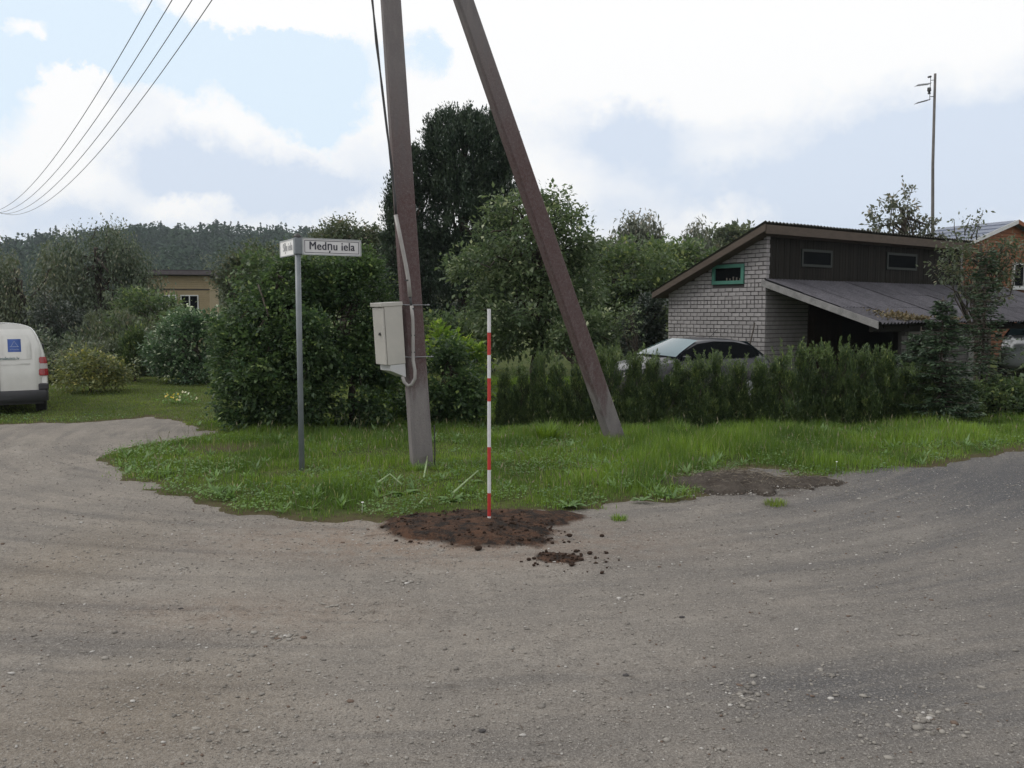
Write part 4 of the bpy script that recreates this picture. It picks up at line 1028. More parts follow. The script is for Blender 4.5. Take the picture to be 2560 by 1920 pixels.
mb = MB(); mb.box(-.66, .66, .05, 3.5, .20, .32); mb.build('underbody', M['black_pl'], van)
for s in (-1, 1):
    for y in (.62, 3.05):
        mb = MB(); mb.tube([(s * .56, y, .27), (s * .575, y, .27), (s * .715, y, .27), (s * .73, y, .27)], [.23, .27, .27, .23], 24); w_ = mb.build('wheel', M['tyre'], van, False, bevel=.01)
        mb = MB(); mb.tube([(s * .722, y, .27), (s * .736, y, .27)], [.17, .14], 16); mb.build('rim', M['galv'], w_)
    mb = MB(); mb.prism([(2.35, 1.02), (2.35, 1.38), (2.78, 1.36), (3.05, 1.05)], 'x', s * .66 if s > 0 else s * .70, s * .705 if s > 0 else s * .66); mb.build('side_window', M['glass'], van)
    mb = MB(); mb.box(*sorted((s * .72, s * .86)), 2.9, 2.98, 1.0, 1.16); mb.build('mirror', M['black_pl'], van, bevel=.02)
mb = MB(); mb.add([(-.56, 2.98, 1.44), (.56, 2.98, 1.44), (.64, 3.28, 1.10), (-.64, 3.28, 1.10)], [(0, 1, 2, 3)]); mb.build('windscreen', M['glass'], van)
mb = MB(); mb.box(-.16, .16, -.066, -.058, .30, .37); mb.build('number_plate_holder', M['black_pl'], van)

# ================================================================== car behind the hedge
M['car'] = mat_paint('dark_car_paint', (.014, .015, .024), .3, .45)
M['car_glass'] = mat_glass('car_glass', (.10, .17, .20), .06, .6, .3)
cc = PT(1706, 860, 18.0); CH = math.atan2(-.46, -.89)
car = empty('car', [cc[0], cc[1], 0], CH, 'dark hatchback parked behind the clipped hedge beside the brick gable', 'car')   # local +x is the nose
cs = .885
def csec(x, zt, zb, hwb, hwt, zs):
    """loop: shoulder at zs, roof zt"""
    out = []
    P_ = [(hwb * .90, zb), (hwb, zb + .10), (hwb * 1.01, (zb + zs) / 2), (hwb * .985, zs)]
    if zt > zs + .03:
        P_ += [(hwb * .94, zs + .02), (hwt + (hwb * .94 - hwt) * .45, zs + (zt - zs) * .55), (hwt * 1.0, zt - .075), (hwt * .93, zt - .03), (hwt * .7, zt - .008), (0, zt)]
    else:
        P_ += [(hwb * .94, zt - .0 * .01), (hwb * .85, zt), (hwb * .75, zt + .004), (hwb * .6, zt + .008), (hwb * .3, zt + .010), (0, zt + .012)]
    x = x * 1.05
    out = [(x * cs, y * cs, z * cs) for y, z in P_] + [(x * cs, -y * cs, z * cs) for y, z in P_[:-1][::-1]]
    return out
st = [(2.0, .62, .38, .62, .5, .60), (1.93, .76, .24, .74, .5, .70), (1.55, .88, .2, .82, .6, .82), (1.0, .98, .2, .84, .6, .90), (.82, 1.03, .2, .84, .64, .93), (.45, 1.26, .2, .845, .62, .94), (.10, 1.40, .2, .845, .60, .95),
      (-.35, 1.46, .2, .845, .60, .96), (-.9, 1.445, .2, .845, .60, .97), (-1.35, 1.37, .2, .84, .585, .98), (-1.62, 1.22, .2, .83, .57, .98), (-1.83, 1.02, .22, .80, .56, .96), (-1.93, .80, .26, .76, .5, .78), (-1.96, .60, .34, .68, .5, .58)]
rows = [csec(*s) for s in st]; mb = MB(); mb.grid(rows, True); n_ = len(rows[0]); mb.f.append(tuple(range(n_))[::-1]); mb.f.append(tuple((len(rows) - 1) * n_ + k for k in range(n_)))
cb_ = mb.build('body', M['car'], car, True); sm = cb_.modifiers.new('s', 'SUBSURF'); sm.levels = 1; sm.render_levels = 2
def S3(*p): return (p[0] * cs * 1.05, p[1] * cs, p[2] * cs)
mb = MB(); R1 = []
for f in np.linspace(0, 1, 7):
    x = .80 + (.10 - .80) * f; z = 1.045 + (1.395 - 1.045) * (f ** .85); hw_ = .74 + (.555 - .74) * f
    R1.append([S3(x + .02 - .10 * (abs(k) / 3) ** 2, hw_ * k / 3, z + .040 - .03 * (abs(k) / 3) ** 2) for k in range(-3, 4)])
mb.grid(R1); mb.build('windscreen', M['car_glass'], car, True)
for s in (-1, 1):
    mb = MB(); xs2 = [.72, .45, .1, -.35, -.9, -1.3, -1.5]; lo = [1.0, .985, .985, .99, 1.0, 1.01, 1.03]; hi = [1.03, 1.19, 1.325, 1.375, 1.36, 1.28, 1.14]
    ra = [S3(x, s * .822, z) for x, z in zip(xs2, lo)]; rb_ = [S3(x, s * (.822 - (h_ - l_) * .50), h_) for x, l_, h_ in zip(xs2, lo, hi)]
    g_ = [ra, rb_] if s < 0 else [rb_, ra]; mb.grid(g_); mb.build('side_window', M['glass'], car, True)
    for x in (1.22, -1.22):
        mb = MB(); mb.tube([S3(x, s * .66, .30), S3(x, s * .68, .30), S3(x, s * .84, .30), S3(x, s * .855, .30)], [.24 * cs, .30 * cs, .30 * cs, .25 * cs], 24); w_ = mb.build('wheel', M['tyre'], car)
        mb = MB(); mb.tube([S3(x, s * .85, .30), S3(x, s * .862, .30)], [.19 * cs, .16 * cs], 14); mb.build('rim', M['galv'], w_)
    mb = MB(); mb.box(*[q * cs for q in (.55, .68)], *sorted((s * .86 * cs, s * 1.02 * cs)), .97 * cs, 1.08 * cs); mb.build('mirror', M['car'], car, bevel=.02)
    mb = MB(); mb.box(*[q * cs for q in (1.80, 1.96)], *sorted((s * .45 * cs, s * .70 * cs)), .62 * cs, .74 * cs); mb.build('headlight', M['lampclear'], car, bevel=.02)
mb = MB(); mb.tube([S3(-.75, .0, 1.44), S3(-.95, 0, 1.62)], .006, 5); mb.build('aerial', M['black_pl'], car)
mb = MB(); mb.add([S3(-1.40, -.50, 1.36), S3(-1.40, .50, 1.36), S3(-1.84, .60, 1.03), S3(-1.84, -.60, 1.03)], [(0, 1, 2, 3)]); mb.build('rear_window', M['car_glass'], car)
car_things = car

# ================================================================== trees and shrubs
def G0(px, Y): p = PT(px, 900, Y); return [p[0], Y, 0]
# the tall dark conifers behind the pole
woody('thuja_tree', 'tallest dark columnar thuja behind the concrete pole and its brace', 'tree', G0(1165, 26),
      [lobe(1165, 420, 100, 128, 26), lobe(1120, 360, 60, 70, 26), lobe(1225, 380, 58, 85, 26), lobe(1170, 560, 118, 170, 26), lobe(1165, 740, 125, 170, 26), lobe(1185, 330, 45, 42, 26), lobe(1232, 500, 62, 110, 26), lobe(1215, 620, 80, 110, 26)],
      M['thuja_dark'], M['bark'], 1750, 96, .27, .085, .04, 101, shell=.6, style='up', r0=.2, group='tall thujas behind the pole')
woody('thuja_tree', 'narrow dark thuja half hidden by the concrete pole', 'tree', G0(1010, 25.4),
      [lobe(1040, 430, 36, 62, 25.4), lobe(1012, 520, 44, 95, 25.4), lobe(1008, 660, 56, 150, 25.4), lobe(1010, 800, 62, 120, 25.4)],
      M['thuja_dark'], M['bark'], 620, 90, .24, .085, .040, 103, shell=.55, style='up', r0=.14, group='tall thujas behind the pole')
# apple tree
woody('apple_tree', 'broad pale green fruit tree behind the slanting brace', 'tree', G0(1340, 19),
      [lobe(1330, 640, 140, 130, 19), lobe(1265, 590, 80, 95, 18.6), lobe(1400, 600, 85, 110, 19), lobe(1200, 665, 75, 70, 18.4), lobe(1320, 760, 150, 90, 18.8), lobe(1440, 720, 70, 90, 18.8), lobe(1240, 790, 70, 60, 18.4), lobe(1380, 540, 50, 60, 19), lobe(1250, 835, 85, 50, 18.6), lobe(1400, 830, 85, 55, 18.8), lobe(1325, 850, 100, 40, 18.4)],
      M['apple'], M['bark'], 520, 46, .30, .105, .058, 105, shell=.50, r0=.13, n_tw=40,
      wisps=[(*PT(1270, 570, 18.8), *PT(1245, 492, 18.8)), (*PT(1410, 540, 19), *PT(1425, 482, 19)), (*PT(1390, 540, 19), *PT(1370, 500, 19)), (*PT(1180, 650, 18.4), *PT(1115, 664, 18.4)), (*PT(1460, 640, 19), *PT(1482, 600, 19)), (*PT(1440, 560, 19), *PT(1455, 520, 19))])
# lilac thicket
lil = dict(mat=M['lilac'], bark=M['bark'])
woody('lilac_bush', 'big dark green lilac bush directly behind the street sign post', 'bush', G0(700, 13.9),
      [lobe(690, 850, 130, 130, 13.7, .8), lobe(605, 900, 72, 90, 13.4), lobe(735, 735, 88, 78, 13.9), lobe(660, 770, 60, 62, 13.8), lobe(610, 1005, 70, 62, 13.3), lobe(720, 985, 110, 84, 13.4), lobe(570, 850, 34, 52, 13.6), lobe(640, 940, 80, 60, 13.1), lobe(770, 860, 60, 80, 13.2), lobe(740, 655, 40, 36, 13.9)],
      M['lilac'], M['bark'], 700, 66, .20, .068, .044, 107, shell=.5, r0=.07, n_tw=40,
      wisps=[(*PT(560, 830, 13.6), *PT(528, 800, 13.6)), (*PT(590, 760, 13.8), *PT(575, 690, 13.8)), (*PT(560, 960, 13.4), *PT(538, 985, 13.4)), (*PT(570, 1040, 13.2), *PT(545, 1030, 13.2))])
woody('lilac_bush', 'dark lilac bush filling the gap between street sign and concrete pole', 'bush', G0(880, 14.1),
      [lobe(870, 800, 110, 150, 14.1, .8), lobe(880, 700, 85, 80, 14.3), lobe(850, 960, 110, 110, 13.8), lobe(930, 900, 70, 120, 14), lobe(800, 730, 60, 60, 14.4), lobe(960, 1000, 60, 70, 13.8)],
      M['lilac'], M['bark'], 560, 60, .20, .066, .042, 109, shell=.5, r0=.06, n_tw=36,
      wisps=[(*PT(900, 650, 14.2), *PT(915, 610, 14.2)), (*PT(840, 680, 14.2), *PT(825, 640, 14.2))])
woody('lime_sapling', 'light green young shrub growing under the electricity box', 'bush', G0(985, 15.2),
      [lobe(985, 960, 42, 55, 15.2), lobe(960, 1015, 50, 40, 15.0)], M['lime'], M['bark'], 60, 34, .16, .09, .06, 111, r0=.02, n_tw=10)
woody('dogwood_bush', 'rounded leafy bush just behind the base of the concrete pole, ending before the rod', 'bush', G0(1125, 14.0),
      [lobe(1130, 960, 72, 95, 14.0), lobe(1110, 890, 45, 50, 14), lobe(1160, 1010, 50, 60, 13.8), lobe(1080, 1010, 55, 60, 13.9)],
      M['lilac'], M['bark'], 230, 42, .2, .075, .05, 113, shell=.5, r0=.035, n_tw=22)
woody('lime_sapling', 'bright light green leafy shrub top showing behind the concrete pole', 'bush', G0(1105, 15.6),
      [lobe(1100, 850, 36, 34, 15.6), lobe(1130, 875, 46, 30, 15.6), lobe(1190, 900, 30, 40, 15.4)], M['lime'], M['bark'], 70, 34, .17, .10, .065, 115, r0=.025, n_tw=14)
# middle distance behind the sign
def mid_tree(name, lab, px, Y, lobes, mat, bark=None, ncl=220, per=34, cr=.6, ln=.20, wd=.12, seed=1, style='leaf', r0=.14, grp='trees in the middle distance', shell=.5, n_tw=22, cat='tree', wisps=None):
    return woody(name, lab, cat, G0(px, Y), [lobe(*l[:4], Y + (l[4] if len(l) > 4 else 0)) for l in lobes], mat, bark or M['bark'], ncl, per, cr, ln, wd, seed, shell=shell, style=style, r0=r0, group=grp, n_tw=n_tw, wisps=wisps)
mid_tree('deciduous_tree', 'greyish tree with a thin sprig top rising over the street name plates', 860, 34, [(860, 640, 95, 75), (930, 660, 70, 90), (850, 590, 40, 35), (780, 660, 60, 60), (960, 620, 40, 50)], M['olive'], seed=201, ncl=420, per=44, ln=.13, wd=.08, cr=.5, wisps=[(*PT(850, 580, 34), *PT(872, 546, 34)), (*PT(845, 600, 34), *PT(838, 556, 34)), (*PT(790, 620, 34), *PT(800, 585, 34)), (*PT(930, 590, 34), *PT(945, 570, 34))])
mid_tree('deciduous_tree', 'green tree behind the lilacs just below the street name plates', 760, 27, [(760, 720, 110, 70), (690, 740, 70, 60), (830, 700, 60, 60), (650, 690, 50, 60)], M['mid'], seed=203, ncl=260, cr=.5, ln=.16, wd=.1)
mid_tree('deciduous_tree', 'dull green tree standing between the yellow garden house and the sign', 600, 40, [(610, 700, 60, 60), (650, 660, 60, 50), (620, 770, 50, 60)], M['olive'], seed=205, ncl=300, per=44, ln=.15, wd=.09)
mid_tree('willow_tree', 'large grey green willow on the lawn edge beyond the white van', 250, 38, [(250, 670, 110, 90), (170, 690, 90, 80), (330, 700, 80, 80), (250, 760, 130, 80), (290, 620, 60, 50), (200, 620, 50, 45), (350, 770, 60, 60)], M['willow'], seed=207, ncl=560, per=54, style='droop', ln=.15, wd=.055, cr=.7, r0=.22, n_tw=44,
         wisps=[(*PT(230, 600, 38), *PT(240, 562, 38)), (*PT(190, 610, 38), *PT(192, 570, 38)), (*PT(265, 590, 38), *PT(272, 566, 38)), (*PT(150, 630, 38), *PT(140, 595, 38)), (*PT(290, 590, 38), *PT(300, 575, 38))])
mid_tree('willow_tree', 'broad dull olive tree directly above the roof of the white van', 60, 36, [(60, 730, 110, 80), (-20, 700, 90, 80), (120, 700, 70, 80), (60, 800, 110, 70), (-90, 760, 90, 90)], M['olive'], seed=209, ncl=520, per=50, style='droop', ln=.15, wd=.06, cr=.65, r0=.2)
mid_tree('round_shrub', 'dark rounded shrub between the van and the yellow garden house', 150, 30, [(150, 800, 68, 80), (140, 870, 70, 60), (190, 850, 40, 60)], M['dark_leaf'], seed=211, ncl=240, per=40, cr=.32, ln=.11, wd=.05, cat='bush', grp='shrubs at the lawn edge')
mid_tree('round_shrub', 'greyish bush beside the rear corner of the van', 130, 25, [(130, 900, 70, 50), (190, 895, 50, 50), (60, 880, 60, 60)], M['willow'], seed=213, ncl=160, per=36, cr=.3, ln=.11, wd=.05, cat='bush', grp='shrubs at the lawn edge')
mid_tree('fruit_tree', 'dark leafy tree partly covering the windows of the yellow house', 410, 32, [(400, 790, 80, 50), (340, 780, 60, 60), (460, 800, 50, 30), (320, 850, 80, 60)], M['mid'], seed=215, ncl=230, cr=.42, ln=.15, wd=.08)
mid_tree('rose_bush', 'leafy rose bush with pale flecks in front of the yellow garden house', 470, 22, [(480, 860, 85, 75), (480, 925, 85, 32), (420, 880, 60, 60), (530, 830, 40, 60), (470, 820, 60, 45)], M['rose'], seed=217, ncl=300, per=38, cr=.28, ln=.085, wd=.055, cat='bush', grp='shrubs at the lawn edge')
mid_tree('dwarf_conifer', 'small yellowish green conifer left of the rose bush', 335, 22.5, [(335, 885, 34, 50), (335, 855, 22, 30)], M['thuja_hedge'], seed=219, ncl=90, per=50, cr=.22, ln=.09, wd=.03, style='up', cat='bush', grp='small conifers on the lawn edge', n_tw=6, r0=.04)
mid_tree('dwarf_conifer', 'smaller dark conifer next to the yellowish one, closer to the van', 295, 23, [(295, 890, 28, 42)], M['thuja_olive'], seed=221, ncl=60, per=50, cr=.22, ln=.09, wd=.03, style='up', cat='bush', grp='small conifers on the lawn edge', n_tw=6, r0=.04)
mid_tree('spirea_bush', 'low yellowing sprawling bush on the lawn right behind the van', 225, 19.6, [(190, 905, 60, 35), (250, 915, 60, 32), (290, 930, 40, 22), (170, 930, 50, 25), (230, 945, 90, 20)], M['yellow'], seed=223, ncl=170, per=34, cr=.24, ln=.075, wd=.04, cat='bush', grp='shrubs at the lawn edge', n_tw=26, r0=.03)
mid_tree('tall_perennials', 'pale dry flowering perennials under the dark trees left of the rose bush', 300, 27, [(280, 810, 60, 30), (360, 840, 60, 30), (250, 850, 70, 36)], M['olive'], seed=225, ncl=110, per=30, cr=.3, ln=.12, wd=.04, style='up', cat='plant', grp=None, r0=.03)
mid_tree('thicket_bush', 'dark thicket bush filling the lawn edge left of the rose bush', 370, 25, [(370, 880, 70, 50), (300, 890, 60, 45), (420, 900, 50, 40), (340, 920, 90, 26)], M['olive'], seed=226, ncl=240, per=40, cr=.28, ln=.09, wd=.05, cat='bush', grp='shrubs at the lawn edge')
mid_tree('thicket_bush', 'low dark undergrowth bush just behind the yellowing sprawling bush', 170, 22.5, [(120, 920, 80, 40), (210, 915, 70, 40), (260, 900, 50, 40)], M['olive'], seed=228, ncl=220, per=40, cr=.26, ln=.085, wd=.05, cat='bush', grp='shrubs at the lawn edge')
# behind the thujas and apple tree, and right of them
mid_tree('deciduous_tree', 'wide soft green tree filling the view between fruit tree and brick gable', 1560, 30, [(1570, 690, 90, 90), (1640, 680, 60, 70), (1520, 720, 60, 90), (1600, 780, 90, 70), (1500, 800, 60, 60)], M['mid'], seed=231, ncl=420, per=36, cr=.5, ln=.15, wd=.09)
mid_tree('deciduous_tree', 'mid green bush crown just above the gable roof edge', 1690, 34, [(1690, 660, 60, 50), (1740, 650, 50, 40), (1660, 700, 60, 50)], M['mid'], seed=233, ncl=180, cr=.5, ln=.17, wd=.1)
mid_tree('birch_tree', 'airy silvery birch crown standing alone against the sky', 1600, 66, [(1610, 575, 42, 40), (1580, 590, 38, 45), (1630, 600, 30, 45), (1600, 640, 60, 50), (1540, 620, 24, 26)], M['birch'], M['birch_bark'], seed=235, ncl=230, per=30, cr=.9, ln=.42, wd=.13, style='droop', grp='birches beyond the gardens', wisps=[(*PT(1600, 580, 66), *PT(1615, 532, 66)), (*PT(1580, 580, 66), *PT(1577, 540, 66)), (*PT(1540, 620, 66), *PT(1538, 582, 66))], n_tw=40)
mid_tree('birch_tree', 'thin drooping birch with a pointed top left of the house roof', 1745, 62, [(1742, 600, 24, 40), (1735, 630, 30, 40), (1760, 620, 30, 30)], M['birch'], M['birch_bark'], seed=237, ncl=110, per=28, cr=.8, ln=.42, wd=.12, style='droop', grp='birches beyond the gardens', wisps=[(*PT(1743, 590, 62), *PT(1745, 553, 62))], n_tw=20)
mid_tree('deciduous_tree', 'far dark treetop row low over the brick house gable roof', 1820, 70, [(1790, 610, 40, 30), (1840, 605, 45, 30), (1880, 590, 20, 22), (1830, 640, 80, 40)], M['olive'], seed=239, ncl=200, cr=.9, ln=.4, wd=.24)
mid_tree('deciduous_tree', 'far dark treetops between the lone birch and the thin birch', 1690, 60, [(1690, 660, 70, 30), (1650, 640, 40, 25)], M['mid'], seed=241, ncl=120, cr=.8, ln=.34, wd=.2)
mid_tree('deciduous_tree', 'distant tree peeping over the fruit tree and the brace', 1490, 55, [(1480, 640, 40, 35), (1510, 640, 40, 30)], M['olive'], seed=242, ncl=100, cr=.7, ln=.3, wd=.2)
mid_tree('spindly_sapling', 'bare branched young tree left of the car behind the hedge', 1575, 17.2, [(1578, 800, 24, 40), (1560, 770, 20, 30)], M['apple'], seed=243, ncl=26, per=14, cr=.16, ln=.07, wd=.035, r0=.025, n_tw=22, cat='tree', grp=None)
mid_tree('currant_bush', 'low leafy bush between fruit tree and hedge', 1440, 17.5, [(1440, 840, 60, 50), (1500, 830, 45, 50)], M['apple'], seed=245, ncl=120, per=34, cr=.22, ln=.075, wd=.05, cat='bush', grp=None)
mid_tree('background_bush', 'dark bush behind the lawn gap left of the striped rod top', 1160, 21, [(1150, 830, 60, 50), (1210, 850, 50, 40), (1100, 830, 50, 60)], M['mid'], seed=247, ncl=150, per=36, cr=.3, ln=.11, wd=.07, cat='bush', grp=None)
mid_tree('background_bush', 'dark-leaved bush left of the brick gable wall', 1620, 24.5, [(1630, 800, 36, 60), (1600, 840, 50, 50)], M['dark_leaf'], seed=249, ncl=140, per=36, cr=.3, ln=.11, wd=.07, cat='bush', grp=None)
mid_tree('whitebeam_tree', 'silvery leaved tree crown rising behind the roof of the brick house', 2240, 27, [(2265, 520, 36, 55), (2215, 540, 36, 40), (2185, 560, 22, 26), (2300, 560, 34, 30), (2330, 590, 30, 26), (2250, 600, 60, 26)], M['birch'], seed=251, ncl=46, per=24, cr=.26, ln=.15, wd=.075, grp=None, n_tw=60, shell=.15, r0=.12,
         wisps=[(*PT(2265, 500, 27), *PT(2258, 458, 27)), (*PT(2220, 530, 27), *PT(2200, 505, 27)), (*PT(2185, 550, 27), *PT(2172, 528, 27)), (*PT(2325, 570, 27), *PT(2345, 545, 27))])
mid_tree('rowan_tree', 'loose russet tinged tree in front of the orange house', 2440, 17.2, [(2430, 660, 60, 60), (2370, 670, 44, 50), (2500, 610, 40, 30), (2395, 615, 34, 36), (2460, 730, 70, 30), (2500, 670, 50, 60), (2545, 640, 40, 50)], M['olive'], seed=253, ncl=125, per=24, cr=.22, ln=.085, wd=.04, grp=None, n_tw=60, shell=.25, r0=.06,
         wisps=[(*PT(2440, 600, 17.2), *PT(2455, 525, 17.2)), (*PT(2390, 600, 17.2), *PT(2385, 545, 17.2)), (*PT(2430, 600, 17.2), *PT(2440, 545, 17.2)), (*PT(2360, 660, 17.2), *PT(2308, 664, 17.2)), (*PT(2410, 590, 17.2), *PT(2425, 545, 17.2))])
mid_tree('garden_tree', 'dense dark green tree past the open end of the lean-to', 2740, 20, [(2740, 760, 90, 110), (2680, 900, 90, 90), (2800, 700, 90, 120)], M['mid'], seed=255, ncl=240, cr=.34, ln=.12, wd=.07, grp=None)
mid_tree('low_shrub', 'leafy undergrowth shrub at the road side end of the hedge', 2500, 15.2, [(2500, 1000, 70, 50), (2560, 1010, 70, 55), (2440, 1010, 60, 45), (2620, 1000, 80, 60)], M['mid'], seed=257, ncl=260, per=38, cr=.2, ln=.075, wd=.045, cat='bush', grp=None)
for k, (px, Y, rx, yt, mt, lab) in enumerate([(-700, 34, 240, 640, 'olive', 'wide olive tree outside the road bend past the van'), (-330, 40, 180, 620, 'mid', 'green tree beyond the road past the van front'), (2850, 30, 160, 560, 'mid', 'large green tree past the orange house'), (3150, 24, 200, 600, 'olive', 'wide olive tree further along the hedge road')]):
    mid_tree('deciduous_tree', lab, px, Y, [(px, yt + 110, rx, 110), (px - rx * .5, yt + 170, rx * .7, 100), (px + rx * .5, yt + 170, rx * .7, 100)], M[mt], seed=300 + k, ncl=220, per=30, cr=.8, ln=.3, wd=.18)

# spruces in front of the annex
def spruce(base, H_, R_, seed, label, mat=M['spruce'], dens=1.0, grp='young spruces at the annex'):
    r = np.random.default_rng(seed); root = empty('spruce_tree', base, 0, label, 'tree', grp); tr = MB(); tr.tube([(0, 0, 0), (.01, 0, H_ * .5), (0, 0, H_)], [R_ * .06, R_ * .035, .006], 7)
    P_ = []; A_ = []; z = H_ * .05
    while z < H_ * .97:
        Lr = R_ * (1 - z / H_) ** .8 + .06; nb = 4
        for k in range(nb):
            an = r.uniform(0, 2 * math.pi); Lb = Lr * r.uniform(.75, 1.12); d = np.array([math.cos(an), math.sin(an), 0]); tt = np.linspace(0, 1, 6)[:, None]
            pth = np.array([0, 0, z]) + d * Lb * tt + np.array([0, 0, 1]) * (.10 * Lb * tt + (.28 * tt ** 2 - .38 * tt) * Lb * .8)
            tr.tube(pth, list(np.linspace(.012 + R_ * .008, .003, 6)), 4, False)
            n = int(60 * Lb / .5 * dens) + 14; s = r.random(n) ** .8; p = np.array([[np.interp(q, tt[:, 0], pth[:, i]) for i in range(3)] for q in s])
            side = np.cross(d, [0, 0, 1]); wdt = (.10 + .22 * s * (1 - s) * 4 * .6) * Lb; sg = r.choice([-1, 1], n)[:, None]
            p = p + side * sg * (wdt * r.random(n))[:, None] + np.array([0, 0, -1]) * (.05 * r.random(n))[:, None]
            P_.append(p); A_.append(unit(d * .8 + side * sg * .6 + r.normal(size=(n, 3)) * .25 + np.array([0, 0, -.1])))
        z += H_ * r.uniform(.020, .032)
    P_ = np.concatenate(P_); A_ = np.concatenate(A_); n = len(P_)
    V, F = leaf_quads(P_, A_, unit(np.array([0, 0, 1.]) + r.normal(size=(n, 3)) * .5), .085 * r.uniform(.6, 1.3, n), .026 * r.uniform(.7, 1.4, n))
    mesh_np('needles', V, [F], mat, root, r.random(n)); tr.build('trunk', M['bark'], root, True); return root
spruce(G0(2352, 14.0), 2.05, .62, 401, 'young spruce with a bare leader standing before the annex wall')
spruce(G0(2300, 15.2), 1.55, .75, 402, 'shorter spruce half merged with the hedge near the annex')
spruce(G0(2455, 15.6), 3.0, .55, 403, 'tall thin spruce whose dark top crosses the orange house roof', dens=.5)

# thuja hedge: every plant an object
r = np.random.default_rng(500)
hp = [(1262, 925, .24), (1305, 905, .26), (1352, 878, .26), (1400, 905, .30), (1448, 880, .30), (1498, 878, .32), (1530, 862, .28), (1590, 880, .32), (1640, 892, .30), (1692, 885, .33), (1745, 880, .33), (1795, 872, .33), (1845, 876, .33), (1900, 880, .34),
      (1955, 875, .34), (2008, 862, .34), (2060, 858, .34), (2110, 862, .34), (2165, 866, .35), (2215, 872, .35), (2265, 885, .35), (2315, 900, .36), (2370, 930, .36), (2430, 950, .34)]
variants = []
def hedge_variant(k):
    rr_ = np.random.default_rng(600 + k); lob = []
    for j in range(7):
        h_ = .10 + .80 * j / 6; wv = .255 * (1 - .70 * (h_ / .9) ** 1.8) ; lob.append([rr_.normal() * .045, rr_.normal() * .045, h_, max(.06, wv), max(.06, wv), .15])
    V, F, v, c = foliage(lob, 170, 92, .095, .048, .0125, 610 + k, shell=.45, style='up')
    n = 9      # loose leading shoots
    sp = []
    for j in range(n):
        a = np.array([rr_.normal() * .12, rr_.normal() * .12, .88]); b_ = a + np.array([rr_.normal() * .07, rr_.normal() * .07, rr_.uniform(.10, .28)]); m_ = 40; s = rr_.random(m_)
        p = a + (b_ - a) * s[:, None] + rr_.normal(size=(m_, 3)) * .018 * (1.3 - s)[:, None]; ax = unit((b_ - a) * 6 + rr_.normal(size=(m_, 3)) * .6); Vv, _ = leaf_quads(p, ax, unit(rr_.normal(size=(m_, 3))), np.full(m_, .045), np.full(m_, .013)); V = np.concatenate([V, Vv]); v = np.concatenate([v, rr_.random(m_) * .5 + .45])
    tr = limbs([0, 0, 0], [0, 0, .9], c, .022, 620 + k, n_tw=16)
    return V, [np.arange(len(V)).reshape(-1, 4)], v, tr
tmpl = []
for k in range(5):
    V, F, v, tr = hedge_variant(k); o = mesh_np('foliage', V, F, M['thuja_hedge'], None, v); t_ = tr.build('stem', M['bark'], None, True); tmpl.append((o.data, t_.data)); bpy.data.objects.remove(o); bpy.data.objects.remove(t_)
n_h = len(hp)
for k, (px, yt, rad) in enumerate(hp):
    Y = 13.85 + .10 * math.sin(k * 1.7) + (max(0, px - 1900) / 600) * .45; z = PT(px, yt, Y)[2]
    lab = 'clipped green thuja plant inside the row that hides the parked car'
    if k == 0: lab = 'small thuja at the open end of the hedge beside the striped rod'
    elif k == 1: lab = 'second small thuja from the open end of the hedge'
    elif k == 2: lab = 'thuja with an upright tip between the rod and the brace'
    elif k in (3, 4): lab = ('thuja standing just short of the slanting brace', 'thuja partly behind the slanting brace')[k - 3]
    elif k in (5, 6): lab = ('thuja just past the slanting brace', 'taller pointed thuja beside the bonnet of the parked car')[k - 5]
    elif k > 13: lab = 'shaded thuja plant of the hedge row in front of the lean-to'
    if k == n_h - 1: lab = 'last thuja of the hedge beside the road end shrub'
    root = empty('hedge_shrub', G0(px, Y), r.uniform(0, 6.28), lab, 'shrub', 'thuja hedge plants along the verge')
    d0, d1 = tmpl[k % 5]
    for nm, dt in (('foliage', d0), ('stem', d1)):
        o = bpy.data.objects.new(nm, dt); COL.objects.link(o); o.parent = root
    root.scale = (rad / .345, rad / .345, z / 1.13 * r.uniform(.88, 1.12))

